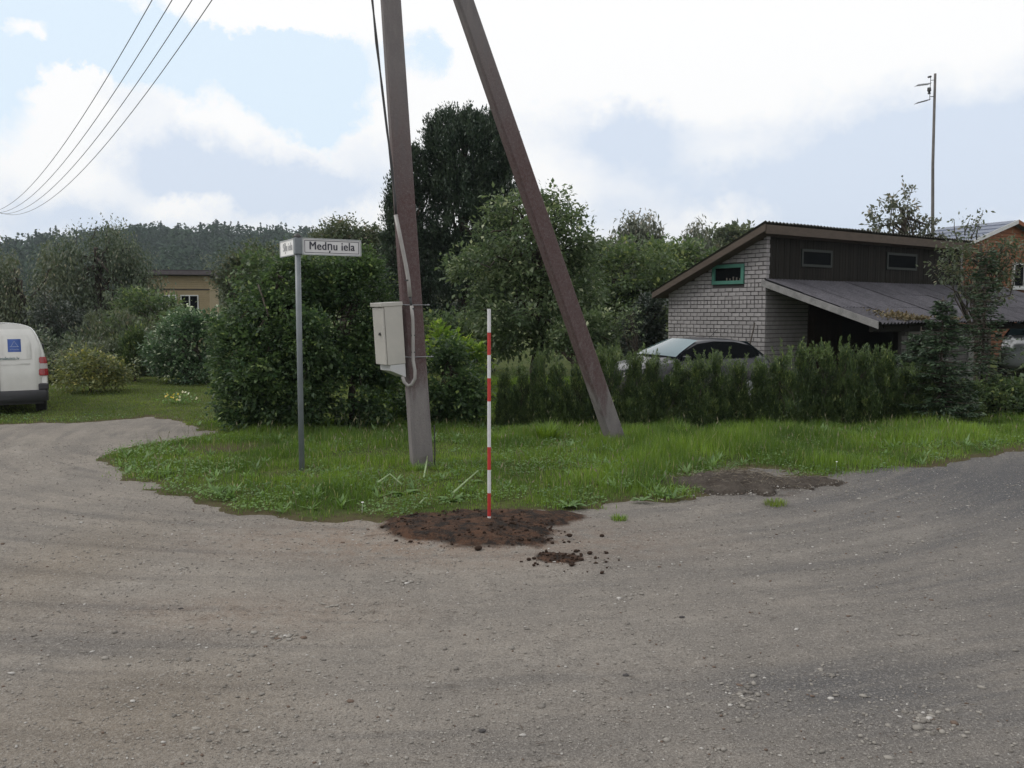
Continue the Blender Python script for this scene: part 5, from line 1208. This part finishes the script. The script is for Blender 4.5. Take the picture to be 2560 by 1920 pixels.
# ================================================================== grass, weeds, stones
def blades(name, label, xr, yr, n, hfun, wid, mat, seed, cond, kind='stuff', cat='grass', lean=.45):
    r = np.random.default_rng(seed); X = r.uniform(*xr, n); Y = yr[0] + (yr[1] - yr[0]) * r.random(n) ** 1.25
    sd = sdf(X, Y, poly); Zb, sd2 = lawn_h(X, Y, sd)
    keep = cond(X, Y, sd2, r); X, Y, Zb, sd2 = X[keep], Y[keep], Zb[keep], sd2[keep]; n = len(X)
    h = hfun(X, Y, sd2, r); a = r.uniform(0, 2 * math.pi, n); ln_ = r.uniform(.1, 1, n) * lean; w = wid * r.uniform(.6, 1.4, n)
    base = np.stack([X, Y, Zb - .01], 1); d = np.stack([np.cos(a), np.sin(a), np.zeros(n)], 1); s = np.stack([-np.sin(a), np.cos(a), np.zeros(n)], 1); tw = r.uniform(-1, 1, n); s = unit(s + d * tw[:, None])
    up = np.array([0, 0, 1.])
    m_ = base + up * (h * .55)[:, None] + d * (h * ln_ * .35)[:, None]; tip = base + up * (h * (1 - .25 * ln_))[:, None] + d * (h * ln_ * 1.1)[:, None]
    V = np.stack([base - s * w[:, None] * .5, base + s * w[:, None] * .5, m_ + s * w[:, None] * .42, m_ - s * w[:, None] * .42, tip], 1).reshape(-1, 3)
    i = np.arange(n)[:, None] * 5; v = np.clip(1.5 * (fbm(X * 1.3, Y * 1.3, 4, 12) - .32) + .45 * (r.random(n) - .3), 0, .96) ; v[r.random(n) < .03] = .99
    o = mesh_np(name, V, [i + np.array([0, 1, 2, 3]), i + np.array([3, 2, 4])], mat, None, np.concatenate([v, v])); return tag(o, label, cat, None, kind)
def patchy(X, Y): return fbm(X * 1.1 + 5, Y * 1.1, 4, 40)
inheap = lambda X, Y: np.hypot((X - hd[0]) / 1.0, (Y - hd[1]) / .55) < .55 + .7 * fbm(X * 3, Y * 3, 3, 88)
def bare(X, Y):
    d1 = np.hypot((X - GD(560, 1128)[0]) / .75, (Y - GD(560, 1125)[1]) / .45) < 1
    return d1
cond_n = lambda X, Y, s, r: (s > -.07) & (r.random(len(X)) < np.clip(.22 + s * 2.5, 0, 1)) & (fbm(X * 2.6, Y * 2.6, 3, 91) + .6 * r.random(len(X)) > .52) & (~inheap(X, Y) | (r.random(len(X)) < .10)) & (~bare(X, Y) | (r.random(len(X)) < .25)) & (np.abs(X) < Y * .66 + .3) & (Y < 14.3 + .0 * X)
hf_n = lambda X, Y, s, r: (.050 + .17 * np.clip(patchy(X, Y) * 2.0 - .55, 0, 1.1) * np.clip(s * 1.2, .1, 1)) * r.uniform(.55, 1.35, len(X)) * (.72 + .45 * np.clip((X - .2) / 1.5, 0, 1)) * np.where(np.minimum(np.hypot(X + 1.01, Y - 9.75), np.hypot(X + 2.34, Y - 9.55)) < .38, .35, 1)
blades('verge_grass', 'rough green grass covering the verge round the poles', (-9, 10.5), (7.0, 15.0), 330000, hf_n, .0065, M['grass'], 700, cond_n)
cond_l = lambda X, Y, s, r: (s > .0) & (X < -.2 + 0 * Y) & (X > -Y * .62)
blades('lawn_grass', 'short mown lawn grass behind the bushes and beside the van', (-16, 0), (12.5, 27), 110000, lambda X, Y, s, r: .035 * r.uniform(.6, 1.5, len(X)), .012, M['lawn'], 701, cond_l)
cond_m = lambda X, Y, s, r: (s > .0) & (X > -1.2) & (X < 3)
blades('garden_grass', 'uncut grass in the garden behind the ranging rod', (-1.2, 3), (14.6, 24), 50000, lambda X, Y, s, r: .07 * r.uniform(.5, 1.5, len(X)), .012, M['grass'], 702, cond_m)

r = np.random.default_rng(711); n = 60000; Y = 7 + 8 * r.random(n) ** 1.3; X = r.uniform(-1, 1, n) * (Y * .64 + .2); sd = sdf(X, Y, poly); Zb, s2_ = lawn_h(X, Y, sd)
ok = (s2_ > .0) & (fbm(X * 1.9, Y * 1.9, 4, 93) > .50) & ~bare(X, Y); X, Y, Zb = X[ok], Y[ok], Zb[ok]; n = len(X); P_ = np.stack([X, Y, Zb + r.uniform(.01, .07, n)], 1)
V, F = leaf_quads(P_, unit(r.normal(size=(n, 3)) * [1, 1, .25]), unit(r.normal(size=(n, 3)) * .45 + [0, 0, 1]), r.uniform(.015, .045, n), r.uniform(.012, .032, n))
tag(mesh_np('ground_cover', V, [F], M['weed'], None, np.clip(fbm(X * 2, Y * 2, 3, 94) * 1.2 - .2 + r.uniform(-.2, .2, n), 0, 1)), 'low clover and small round leaves among the verge grass', 'ground cover', kind='stuff')
r = np.random.default_rng(733); n = 1100; Y = 7.2 + 6.8 * r.random(n) ** 1.2; X = r.uniform(-1, 1, n) * (Y * .62); sd = sdf(X, Y, poly); Zb, s2_ = lawn_h(X, Y, sd); ok = (s2_ > .1) & ~bare(X, Y) & (np.hypot(X + 1.01, Y - 9.75) > .4); X, Y, Zb = X[ok], Y[ok], Zb[ok]; n = len(X)
hs = r.uniform(.12, .30, n); a = r.uniform(0, 6.28, n); P_ = np.stack([X, Y, Zb], 1); ax = unit(np.stack([np.cos(a) * .35, np.sin(a) * .35, np.ones(n)], 1)); V, F = leaf_quads(P_, ax, unit(r.normal(size=(n, 3)) * [1, 1, .1]), hs, np.full(n, .006))
V2, _ = leaf_quads(P_ + ax * hs[:, None] * .8, unit(ax + r.normal(size=(n, 3)) * .2), unit(r.normal(size=(n, 3))), hs * .3, np.full(n, .014))
tag(mesh_np('seed_stalks', np.concatenate([V, V2]), [np.arange(len(V) * 2).reshape(-1, 4)], mat_leaf('seed_grass', (.09, .11, .05), (.25, .22, .14), trans=.3), None, np.concatenate([r.random(n) * .6, r.random(n)])), 'thin seeding grass stalks standing through the verge grass', 'grass', kind='stuff')
n = 900; Y = 7.2 + 6.8 * r.random(n) ** 1.2; X = r.uniform(-1, 1, n) * (Y * .62); sd = sdf(X, Y, poly); Zb, s2_ = lawn_h(X, Y, sd); ok = (s2_ > .05) & (fbm(X, Y, 3, 95) > .47) & ~bare(X, Y); X, Y, Zb = X[ok], Y[ok], Zb[ok]; k = np.repeat(np.arange(len(X)), 7); n = len(k); a = r.uniform(0, 6.28, n); e = r.uniform(.2, 1.1, n)
V, F = leaf_quads(np.stack([X[k], Y[k], Zb[k]], 1), np.stack([np.cos(a) * np.cos(e), np.sin(a) * np.cos(e), np.sin(e)], 1), unit(np.stack([-np.cos(a) * np.sin(e), -np.sin(a) * np.sin(e), np.cos(e)], 1)), r.uniform(.07, .16, n), r.uniform(.018, .04, n))
tag(mesh_np('small_weeds', V, [F], M['weed'], None, np.clip(r.random(len(X))[k] * .8 + r.uniform(-.1, .2, n), 0, 1)), 'small broad leaved weeds growing through the verge grass', 'weeds', kind='stuff')
def at_px(px, py): 
    g = GD(px, py, .03); return g
def tuft(px, py, n, h, spread, mat, seed, label, cat='grass tuft', wid=.008, grp=None, name='grass_tuft', lean=1.0):
    r = np.random.default_rng(seed); g = at_px(px, py); a = r.uniform(0, 2 * math.pi, n); rad = spread * r.random(n) ** .5; hh = h * r.uniform(.5, 1.15, n); d = np.stack([np.cos(a), np.sin(a), np.zeros(n)], 1); s = np.stack([-np.sin(a), np.cos(a), np.zeros(n)], 1)
    base = d * rad[:, None] * .5; up = np.array([0, 0, 1.]); L_ = lean * r.uniform(.2, 1, n); rows = []
    for t in (0, .35, .7): rows += [base + up * (hh * t * (1 - .2 * L_ * t))[:, None] + d * (hh * L_ * t * t * .8)[:, None] + s * q * wid * (1 - .5 * t) for q in (-.5, .5)]
    tip = base + up * (hh * (1 - .42 * L_))[:, None] + d * (hh * L_ * .9)[:, None]
    V = np.stack(rows + [tip], 1).reshape(-1, 3); i = np.arange(n)[:, None] * 7; v = r.random(n) * .8 + .1
    o = mesh_np(name, V, [np.concatenate([i + np.array([0, 1, 3, 2]), i + np.array([2, 3, 5, 4])]), i + np.array([4, 5, 6])], mat, None, np.concatenate([v, v, v])); o.location = tuple(g - np.array([0, 0, .03])); return tag(o, label, cat, grp)
tuft(1365, 1098, 420, .34, .34, M['grass'], 801, 'tall bright tussock of grass in front of the first hedge plants')
tuft(1240, 1105, 150, .22, .2, M['grass'], 802, 'loose tuft of grass right of the ranging rod')
tuft(1700, 1085, 150, .24, .25, M['grass'], 803, 'grass tuft beside the foot of the slanting brace')
tuft(1548, 1292, 90, .06, .14, M['grass'], 804, 'tiny island of grass on the gravel in front of the verge')
tuft(1050, 1176, 60, .16, .12, M['weed'], 805, 'short weeds growing against the foot of the concrete pole', 'weeds', name='weed_clump')
tuft(1030, 1180, 90, .17, .16, M['grass'], 807, 'grass tuft hugging the left side of the concrete pole foot')
tuft(1095, 1178, 80, .15, .14, M['grass'], 808, 'grass tuft hugging the right side of the concrete pole foot')
tuft(1515, 1112, 90, .16, .15, M['grass'], 809, 'grass tuft at the left side of the slanting brace foot')
tuft(1570, 1114, 90, .17, .15, M['grass'], 810, 'grass tuft at the right side of the slanting brace foot')
tuft(757, 1190, 70, .14, .12, M['grass'], 811, 'grass tuft round the foot of the street sign post')
tuft(1940, 1254, 160, .06, .22, M['lawn'], 806, 'low grass tuft at the road side foot of the straw heap')

def leafy(px, py, n, ln, wd, seed, label, mat, cat='plant', grp=None, name='broadleaf_weed', tilt=.55):
    r = np.random.default_rng(seed); g = at_px(px, py); V = []; F = []; v = []
    for k in range(n):
        a = r.uniform(0, 2 * math.pi); e = r.uniform(.25, 1.0) * tilt; L_ = ln * r.uniform(.6, 1.2); W_ = wd * r.uniform(.7, 1.2); d = np.array([math.cos(a), math.sin(a), 0]); s = np.array([-math.sin(a), math.cos(a), 0]); b0 = len(V); seg = 5
        for j in range(seg + 1):
            t = j / seg; c = d * L_ * t * math.cos(e) + np.array([0, 0, 1]) * (L_ * t * math.sin(e) * (1 - .55 * t * t) + .01); w = W_ * math.sin(math.pi * min(.97, .08 + .9 * t)) ** .8 * (1 + .2 * math.sin(j * 2.5 + k)) * .5
            V += [c - s * w + np.array([0, 0, .25 * w]), c, c + s * w + np.array([0, 0, .25 * w])]
        for j in range(seg):
            for q in (0, 1): F.append([b0 + j * 3 + q, b0 + j * 3 + q + 1, b0 + j * 3 + q + 4, b0 + j * 3 + q + 3]); v.append(r.random() * .2 + (k % 5) * .17)
    o = mesh_np(name, np.array(V), [np.array(F)], mat, None, v, True); o.location = tuple(g - np.array([0, 0, .02])); return tag(o, label, cat, grp)
gw = 'broad leaved weeds in the verge'
for k, (px, py, n, ln, wd, lab, mt) in enumerate([
    (1420, 1265, 12, .18, .055, 'upright dock leaves at the gravel edge right of the ranging rod', 'weed'), (1605, 1250, 9, .13, .05, 'small dock plant at the verge edge halfway to the straw heap', 'weed'), (1010, 1235, 12, .17, .08, 'rosette of limp leaves in front of the concrete pole', 'weed'),
    (1170, 1210, 10, .17, .085, 'limp greyish leaves left of the ranging rod', 'weed'), (1130, 1250, 10, .15, .07, 'broad green leaves just above the dug soil', 'weed'), (1300, 1225, 10, .14, .06, 'flat green leaves right behind the ranging rod', 'weed'),
    (940, 1225, 10, .15, .07, 'leafy weed in the grass left of the pole foot', 'weed'), (820, 1250, 9, .13, .05, 'dandelion like leaves at the verge edge below the sign post', 'weed'), (1500, 1190, 10, .13, .05, 'weed rosette in the grass below the brace foot', 'weed'),
    (2130, 1150, 12, .12, .05, 'pale weed leaves in the bright grass behind the straw heap', 'weed'), (2330, 1068, 14, .18, .08, 'leafy weeds at the hedge foot near the spruces', 'weed'), (2050, 1070, 14, .16, .07, 'leafy weeds at the foot of the hedge middle', 'weed'),
    (1960, 1062, 12, .15, .06, 'small leafy weeds under the hedge opposite the straw heap', 'weed'), (1270, 1140, 10, .12, .05, 'yellowish low weed right of the rod beyond the dug soil', 'lime')]):
    leafy(px, py, n, ln, wd, 820 + k, lab, M[mt], 'weed', gw)
# wilted cut stalks
def stalk(pts, w, label, seed, mat=M['pale_leaf']):
    mb = MB(); P3 = [at_px(x, y) + np.array([0, 0, z]) for x, y, z in pts]; g = P3[0].copy(); g[2] = 0; mb.tube([q - g for q in P3], [w * s for s in np.linspace(1, .6, len(P3))], 6); r = np.random.default_rng(seed)
    o = mb.build('wilted_stalk', mat, None, True); o.location = tuple(g); return tag(o, label, 'plant stalk', 'wilted cut stalks in the verge grass')
stalk([(945, 1226, .08), (975, 1217, .13), (1005, 1226, .06)], .011, 'pale bent cut stalk lying in the grass left of the pole foot', 1)
stalk([(1060, 1205, .05), (1066, 1182, .10), (1069, 1165, .13)], .010, 'short pale stalk leaning up before the pole foot', 2)
stalk([(1130, 1248, .05), (1160, 1230, .09), (1195, 1200, .10)], .012, 'long pale stalk pointing up towards the ranging rod', 3)
stalk([(1050, 1266, .03), (1062, 1258, .05), (1070, 1256, .04)], .009, 'small bright cut stalk at the verge edge above the dug soil', 4)
# flowers on the lawn
r = np.random.default_rng(850); fb = GD(448, 1012); root = empty('flower_clump', fb, 0, 'small clump of yellow and whitish flowers on the lawn beside the turning place', 'flowers')
n = 150; P_ = np.stack([r.normal(size=n) * .17, r.normal(size=n) * .09, r.uniform(.03, .20, n)], 1); V, F = leaf_quads(P_, unit(r.normal(size=(n, 3)) + [0, 0, .4]), unit(r.normal(size=(n, 3)) + [0, -.4, .6]), np.full(n, .07), np.full(n, .035)); mesh_np('leaves', V, [F], M['weed'], root, r.random(n))
n = 20; P_ = np.stack([r.normal(size=n) * .16, r.normal(size=n) * .08, r.uniform(.10, .26, n)], 1); V, F = leaf_quads(P_, unit(r.normal(size=(n, 3))), unit(r.normal(size=(n, 3)) * .5 + [0, -1, .6]), np.full(n, .06), np.full(n, .05)); mesh_np('blossoms', V, [F], M['petal'], root, (P_[:, 0] > -.02).astype(float) * .7 + r.random(n) * .3)
for k, (px, py) in enumerate([(1522, 1110), (905, 1282), (2090, 1175)]):
    g = at_px(px, py); mb = MB(); mb.tube([(0, 0, 0), (.01, 0, .12)], .002, 4)
    for a in range(5): an = a * 1.256; mb.tube([(.01, 0, .12), (.01 + .018 * math.cos(an), .018 * math.sin(an), .128)], [.004, .007], 4)
    o = mb.build('daisy', M['sign_white2'], None); o.location = tuple(g); o.scale = (.6, .6, .75); tag(o, ('tiny white flower at the foot of the slanting brace', 'tiny white flower at the verge edge left of the dug soil', 'tiny white flower in the verge past the straw heap')[k], 'flower', 'white flowers in the grass')

# straw / dug heap on the verge
def heap_h(x, y):
    q = 1 - np.hypot(x / .85, y / .48) + (fbm(x * 3 + 9, y * 3, 5, 61) - .5) * 1.7
    return q, np.where(q > 0, .006 + np.clip(q, 0, 1) * .085 + (fbm(x * 16, y * 16, 3, 62) - .5) * .05 * np.clip(q * 3, 0, 1), -.05)
gx = np.linspace(-1.2, 1.2, 90); gy = np.linspace(-.75, .75, 60); XX, YY = np.meshgrid(gx, gy); q, zz = heap_h(XX, YY)
M['soil'] = mat_simple('dark_soil', (.050, .042, .036), 1, (.115, .100, .086), 7, fine=.6, bscale=45, bump=1.0, spec=.1)
i = np.arange(XX.size).reshape(XX.shape); F = np.stack([i[:-1, :-1], i[:-1, 1:], i[1:, 1:], i[1:, :-1]], -1).reshape(-1, 4)
o = mesh_np('earth_heap', np.stack([XX.ravel(), YY.ravel(), zz.ravel()], 1), [F], M['soil'], None, None, True); o.location = (hd[0], hd[1], .02); tag(o, 'low dark earth heap spilling from the verge on to the road', 'earth heap')
r = np.random.default_rng(860); n = 1100; X = r.normal(size=n) * .45; Y = r.normal(size=n) * .26 + .05; q, zq = heap_h(X, Y); ok = q > -.15; X, Y, zq = X[ok], Y[ok], np.maximum(zq[ok], 0); n = len(X)
P_ = np.stack([X + hd[0], Y + hd[1], zq + .03 + r.uniform(0, .02, n)], 1); ax = unit(np.stack([r.normal(size=n), r.normal(size=n), r.normal(size=n) * .25], 1)); V, F = leaf_quads(P_, ax, unit(r.normal(size=(n, 3)) + [0, 0, 1]), r.uniform(.03, .15, n), np.full(n, .005))
tag(mesh_np('straw', V, [F], M['straw'], None, r.random(n)), 'dry straw and roots strewn over the dark heap on the verge', 'straw', kind='stuff')

# loose stones (countless) and soil clods
ico = np.array([(0, 0, 1), (.894, 0, .447), (.276, .851, .447), (-.724, .526, .447), (-.724, -.526, .447), (.276, -.851, .447), (.724, .526, -.447), (-.276, .851, -.447), (-.894, 0, -.447), (-.276, -.851, -.447), (.724, -.526, -.447), (0, 0, -1)])
icf = np.array([(0, 1, 2), (0, 2, 3), (0, 3, 4), (0, 4, 5), (0, 5, 1), (1, 6, 2), (2, 7, 3), (3, 8, 4), (4, 9, 5), (5, 10, 1), (6, 7, 2), (7, 8, 3), (8, 9, 4), (9, 10, 5), (10, 6, 1), (11, 7, 6), (11, 8, 7), (11, 9, 8), (11, 10, 9), (11, 6, 10)])
def stones(name, label, X, Y, size, mat, seed, flat=(.35, .7), cat='stones', sink=.25, zoff=0):
    r = np.random.default_rng(seed); n = len(X); Zs = gravel_h(X, Y); a = r.uniform(0, 2 * math.pi, n); sx_ = size * r.uniform(.8, 1.5, n); sy_ = size * r.uniform(.6, 1.1, n); sz_ = size * r.uniform(*flat, n)
    v = ico[None] * (1 + r.normal(size=(n, 12, 1)) * .16) * np.stack([sx_, sy_, sz_], 1)[:, None, :] * .5
    x = v[..., 0] * np.cos(a)[:, None] - v[..., 1] * np.sin(a)[:, None]; y = v[..., 0] * np.sin(a)[:, None] + v[..., 1] * np.cos(a)[:, None]
    V = np.stack([x + X[:, None], y + Y[:, None], v[..., 2] + (Zs + sz_ * sink + (soil_h(X, Y) if isinstance(zoff, str) else zoff))[:, None]], -1).reshape(-1, 3)
    F = (np.arange(n)[:, None, None] * 12 + icf[None]).reshape(-1, 3); at = np.repeat(r.random(n), 20)
    return tag(mesh_np(name, V, [F], mat, None, at), label, cat, None, 'stuff')
m, t, p, out = new_mat('stone'); b = NB(t); v = b.attr('v'); c = b.mix(b.ramp(v, .0, .6), (.13, .119, .107), (.26, .243, .22)); c = b.mix(b.math('GREATER_THAN', v, .93), c, (.40, .385, .365)); c = b.mix(b.math('LESS_THAN', v, .05), c, (.13, .095, .075)); b.put(p.inputs['Base Color'], c); p.inputs['Roughness'].default_value = .9; p.inputs['Specular IOR Level'].default_value = .25; M['stone'] = m
r = np.random.default_rng(900)
n = 42000; Y = 2.6 + 9.5 * r.random(n) ** 1.4; X = r.uniform(-1, 1, n) * (Y * .64 + .4); ok = (sdf(X, Y, poly) < .12) & (fbm(X * 1.3, Y * 1.3, 3, 71) + r.random(n) * .6 > .62); X, Y = X[ok], Y[ok]; size = .005 + .013 * r.random(len(X)) ** 3 + .003 * (Y > 6)
stones('gravel_stones', 'small loose gravel stones scattered over the road surface', X, Y, size, M['stone'], 901)
n = 1100; Y = 2.8 + 10 * r.random(n) ** 1.2; X = r.uniform(-1, 1, n) * (Y * .62 + .3); ok = (sdf(X, Y, poly) < .0) & (fbm(X * .9, Y * .9, 3, 72) > .44); X, Y = X[ok], Y[ok]
stones('gravel_chips', 'larger pale flat stone chips lying on the gravel road', X, Y, .018 + .022 * r.random(len(X)) ** 2, M['stone'], 902, flat=(.25, .5))
# clusters of coarse stones
cx = []; 
for (px, py, rx, ry, k) in ((700, 1590, 70, 14, 60), (1850, 1740, 60, 40, 90), (2310, 1800, 60, 34, 120), (450, 1425, 30, 10, 20), (1010, 1455, 60, 12, 30), (620, 1640, 20, 30, 16), (1560, 1500, 20, 10, 8), (840, 1510, 60, 10, 24)):
    c0 = GD(px, py); a = r.uniform(0, 2 * math.pi, k); q = np.abs(r.normal(size=k)) * .75; rxm = rx / FPX * np.hypot(c0[1], EYE) ; cx.append(np.stack([c0[0] + np.cos(a) * q * rxm, c0[1] + np.sin(a) * q * abs(GD(px, py - ry)[1] - c0[1])], 1))
cx = np.concatenate(cx); stones('stone_clusters', 'coarse broken stones gathered in worn hollows of the road', cx[:, 0], cx[:, 1], .009 + .030 * r.random(len(cx)) ** 2.2, M['stone'], 903, flat=(.2, .45))
M['clod'] = mat_simple('soil_clod', (.046, .030, .022), 1, (.026, .019, .016), 14, fine=.3, bscale=60, spec=.1)
def inel(px, py, rx, ry, k):
    c0 = GD(px, py); a = r.uniform(0, 2 * math.pi, k); q = r.random(k) ** .5; return np.stack([c0[0] + np.cos(a) * q * abs(GD(px + rx, py)[0] - c0[0]), c0[1] + np.sin(a) * q * abs(GD(px, py - ry)[1] - c0[1])], 1)
cl = np.concatenate([inel(1175, 1322, 225, 42, 520), inel(1395, 1392, 62, 16, 150), inel(1420, 1398, 140, 34, 60), inel(1330, 1340, 110, 24, 160)])
stones('soil_clods', 'crumbs of dug dark brown earth round the ranging rod', cl[:, 0], cl[:, 1], .006 + .030 * r.random(len(cl)) ** 5, M['clod'], 904, flat=(.6, .9), cat='soil', zoff='soil')
big = [(1195, 1371, .075, 'largest reddish earth clod on the gravel in front of the rod'), (1475, 1382, .05, 'dark earth clod right of the small soil spill'), (1430, 1412, .055, 'lower reddish clod below the small soil spill'), (1428, 1404, .045, 'upper reddish clod below the small soil spill'), (1322, 1398, .04, 'dark clod left of the small soil spill'), (1334, 1395, .04, 'brown clod touching the left of the small spill'), (1440, 1377, .045, 'brown clod at the top of the small soil spill'), (1453, 1386, .035, 'small brown clod beside the spill top'), (1515, 1404, .03, 'lone dark clod farthest right of the small spill'), (1423, 1345, .06, 'dark clod at the right end of the dug soil'), (1233, 1340, .06, 'pale brown stone clod at the front of the dug soil'), (1505, 1338, .05, 'flat reddish clod alone right of the dug soil')]
for k, (px, py, s, lab) in enumerate(big):
    rr_ = np.random.default_rng(920 + k); g = GD(px, py); mb = MB(); v = ico * (1 + rr_.normal(size=(12, 1)) * .16) * np.array([s * .55, s * .5, s * .36]); mb.add([tuple(q) for q in v], [tuple(f) for f in icf])
    o = mb.build('soil_clod', M['clod'], None, True); sm = o.modifiers.new('s', 'SUBSURF'); sm.levels = 1; sm.render_levels = 1; o.location = (g[0], g[1], float(gravel_h(np.array([g[0]]), np.array([g[1]]))[0]) + s * .2 + (.02 if k in (9, 10) else 0)); tag(o, lab, 'clod', 'lumps of earth round the dug soil')
# dark stones one can point at
for k, (px, py, s, lab) in enumerate([(453, 1521, .032, 'dark stone lying alone on the gravel left of the stone chips'), (1565, 1695, .032, 'dark stone chip on the gravel in the middle foreground'), (1205, 1830, .032, 'bluish dark stone chip near the bottom of the road'), (1705, 1545, .032, 'dark leaf like chip on the gravel below the straw heap')]):
    rr_ = np.random.default_rng(950 + k); g = GD(px, py); mb = MB(); v = ico * (1 + rr_.normal(size=(12, 1)) * .16) * np.array([s * .6, s * .45, s * .25]); mb.add([tuple(q) for q in v], [tuple(f) for f in icf]); o = mb.build('stone', M['mortar'], None)
    o.location = (g[0], g[1], float(gravel_h(np.array([g[0]]), np.array([g[1]]))[0]) + s * .1); tag(o, lab, 'stone', 'dark stones on the road')
# leaf litter / twigs on the road
hs_ = GD(1868, 1225); ch = 700; r = np.random.default_rng(965); stones('heap_crumbs', 'dark crumbs and stones scattered round the straw covered heap', hs_[0] + r.normal(size=ch) * .6, hs_[1] + r.normal(size=ch) * .28, .008 + .022 * r.random(ch) ** 3, M['stone'], 966, cat='soil', zoff=.03)
r = np.random.default_rng(970); n = 420; Y = 2.8 + 8 * r.random(n) ** 1.3; X = r.uniform(-1, 1, n) * (Y * .62); ok = sdf(X, Y, poly) < .1; X, Y = X[ok], Y[ok]; n = len(X)
tk = GD(760, 1530); Xa = tk[0] + r.normal(size=60) * .5; Ya = tk[1] + r.normal(size=60) * .06; X = np.concatenate([X, Xa]); Y = np.concatenate([Y, Ya]); n = len(X)
P_ = np.stack([X, Y, gravel_h(X, Y) + .008], 1); ax = unit(np.stack([r.normal(size=n) * 1.5, r.normal(size=n) * .4, r.normal(size=n) * .05], 1)); V, F = leaf_quads(P_, ax, np.tile(np.array([0, 0, 1.]), (n, 1)), r.uniform(.02, .09, n), r.uniform(.003, .008, n))
M['twig'] = mat_simple('twig', (.075, .055, .04), .9); tag(mesh_np('road_litter', V, [F], M['twig'], None, r.random(n)), 'bits of twig and dry stalk lying on the gravel road', 'litter', kind='stuff')

# made-up stand-in for an unidentified pale shape under the lean-to: a copy of the hatchback with its parts
pc = car.copy(); COL.objects.link(pc); q = PT(2600, 860, 25.5); pc.location = (q[0], q[1], 0); pc.scale = (1.2, 1.2, 1.22); pc.rotation_euler = (0, 0, CH + .5)
tag(pc, 'car-shaped stand-in for an unidentified pale shape under the open end of the lean-to roof', 'car'); M['pale_paint'] = mat_paint('pale_standin_paint', (.52, .56, .60), .3, .5)
for ch in list(car.children):
    c2 = ch.copy(); COL.objects.link(c2); c2.parent = pc
    if ch.name.startswith('body'): c2.data = ch.data.copy(); c2.data.materials.clear(); c2.data.materials.append(M['pale_paint'])
    for g2 in ch.children: d2 = g2.copy(); COL.objects.link(d2); d2.parent = c2
# rail fence at the garden end
a = PT(2470, 972, 16.8); b2 = PT(2760, 955, 16.4); root = empty('rail_fence', [a[0], a[1], 0], 0, 'low weathered rail fence beyond the end of the hedge', 'fence')
for dz in (0, -.11): mb = MB(); mb.tube([(0, 0, a[2] + dz), tuple(b2 - a + np.array([0, 0, a[2] + dz]))], .028, 7); mb.build('rail', M['bark_grey'], root, True)
for s in (.08, .95): c = (b2 - a) * s; mb = MB(); mb.tube([(c[0], c[1] + .06, 0), (c[0], c[1] + .06, a[2] + .12)], .045, 8); mb.build('post', M['bark_grey'], root, True)
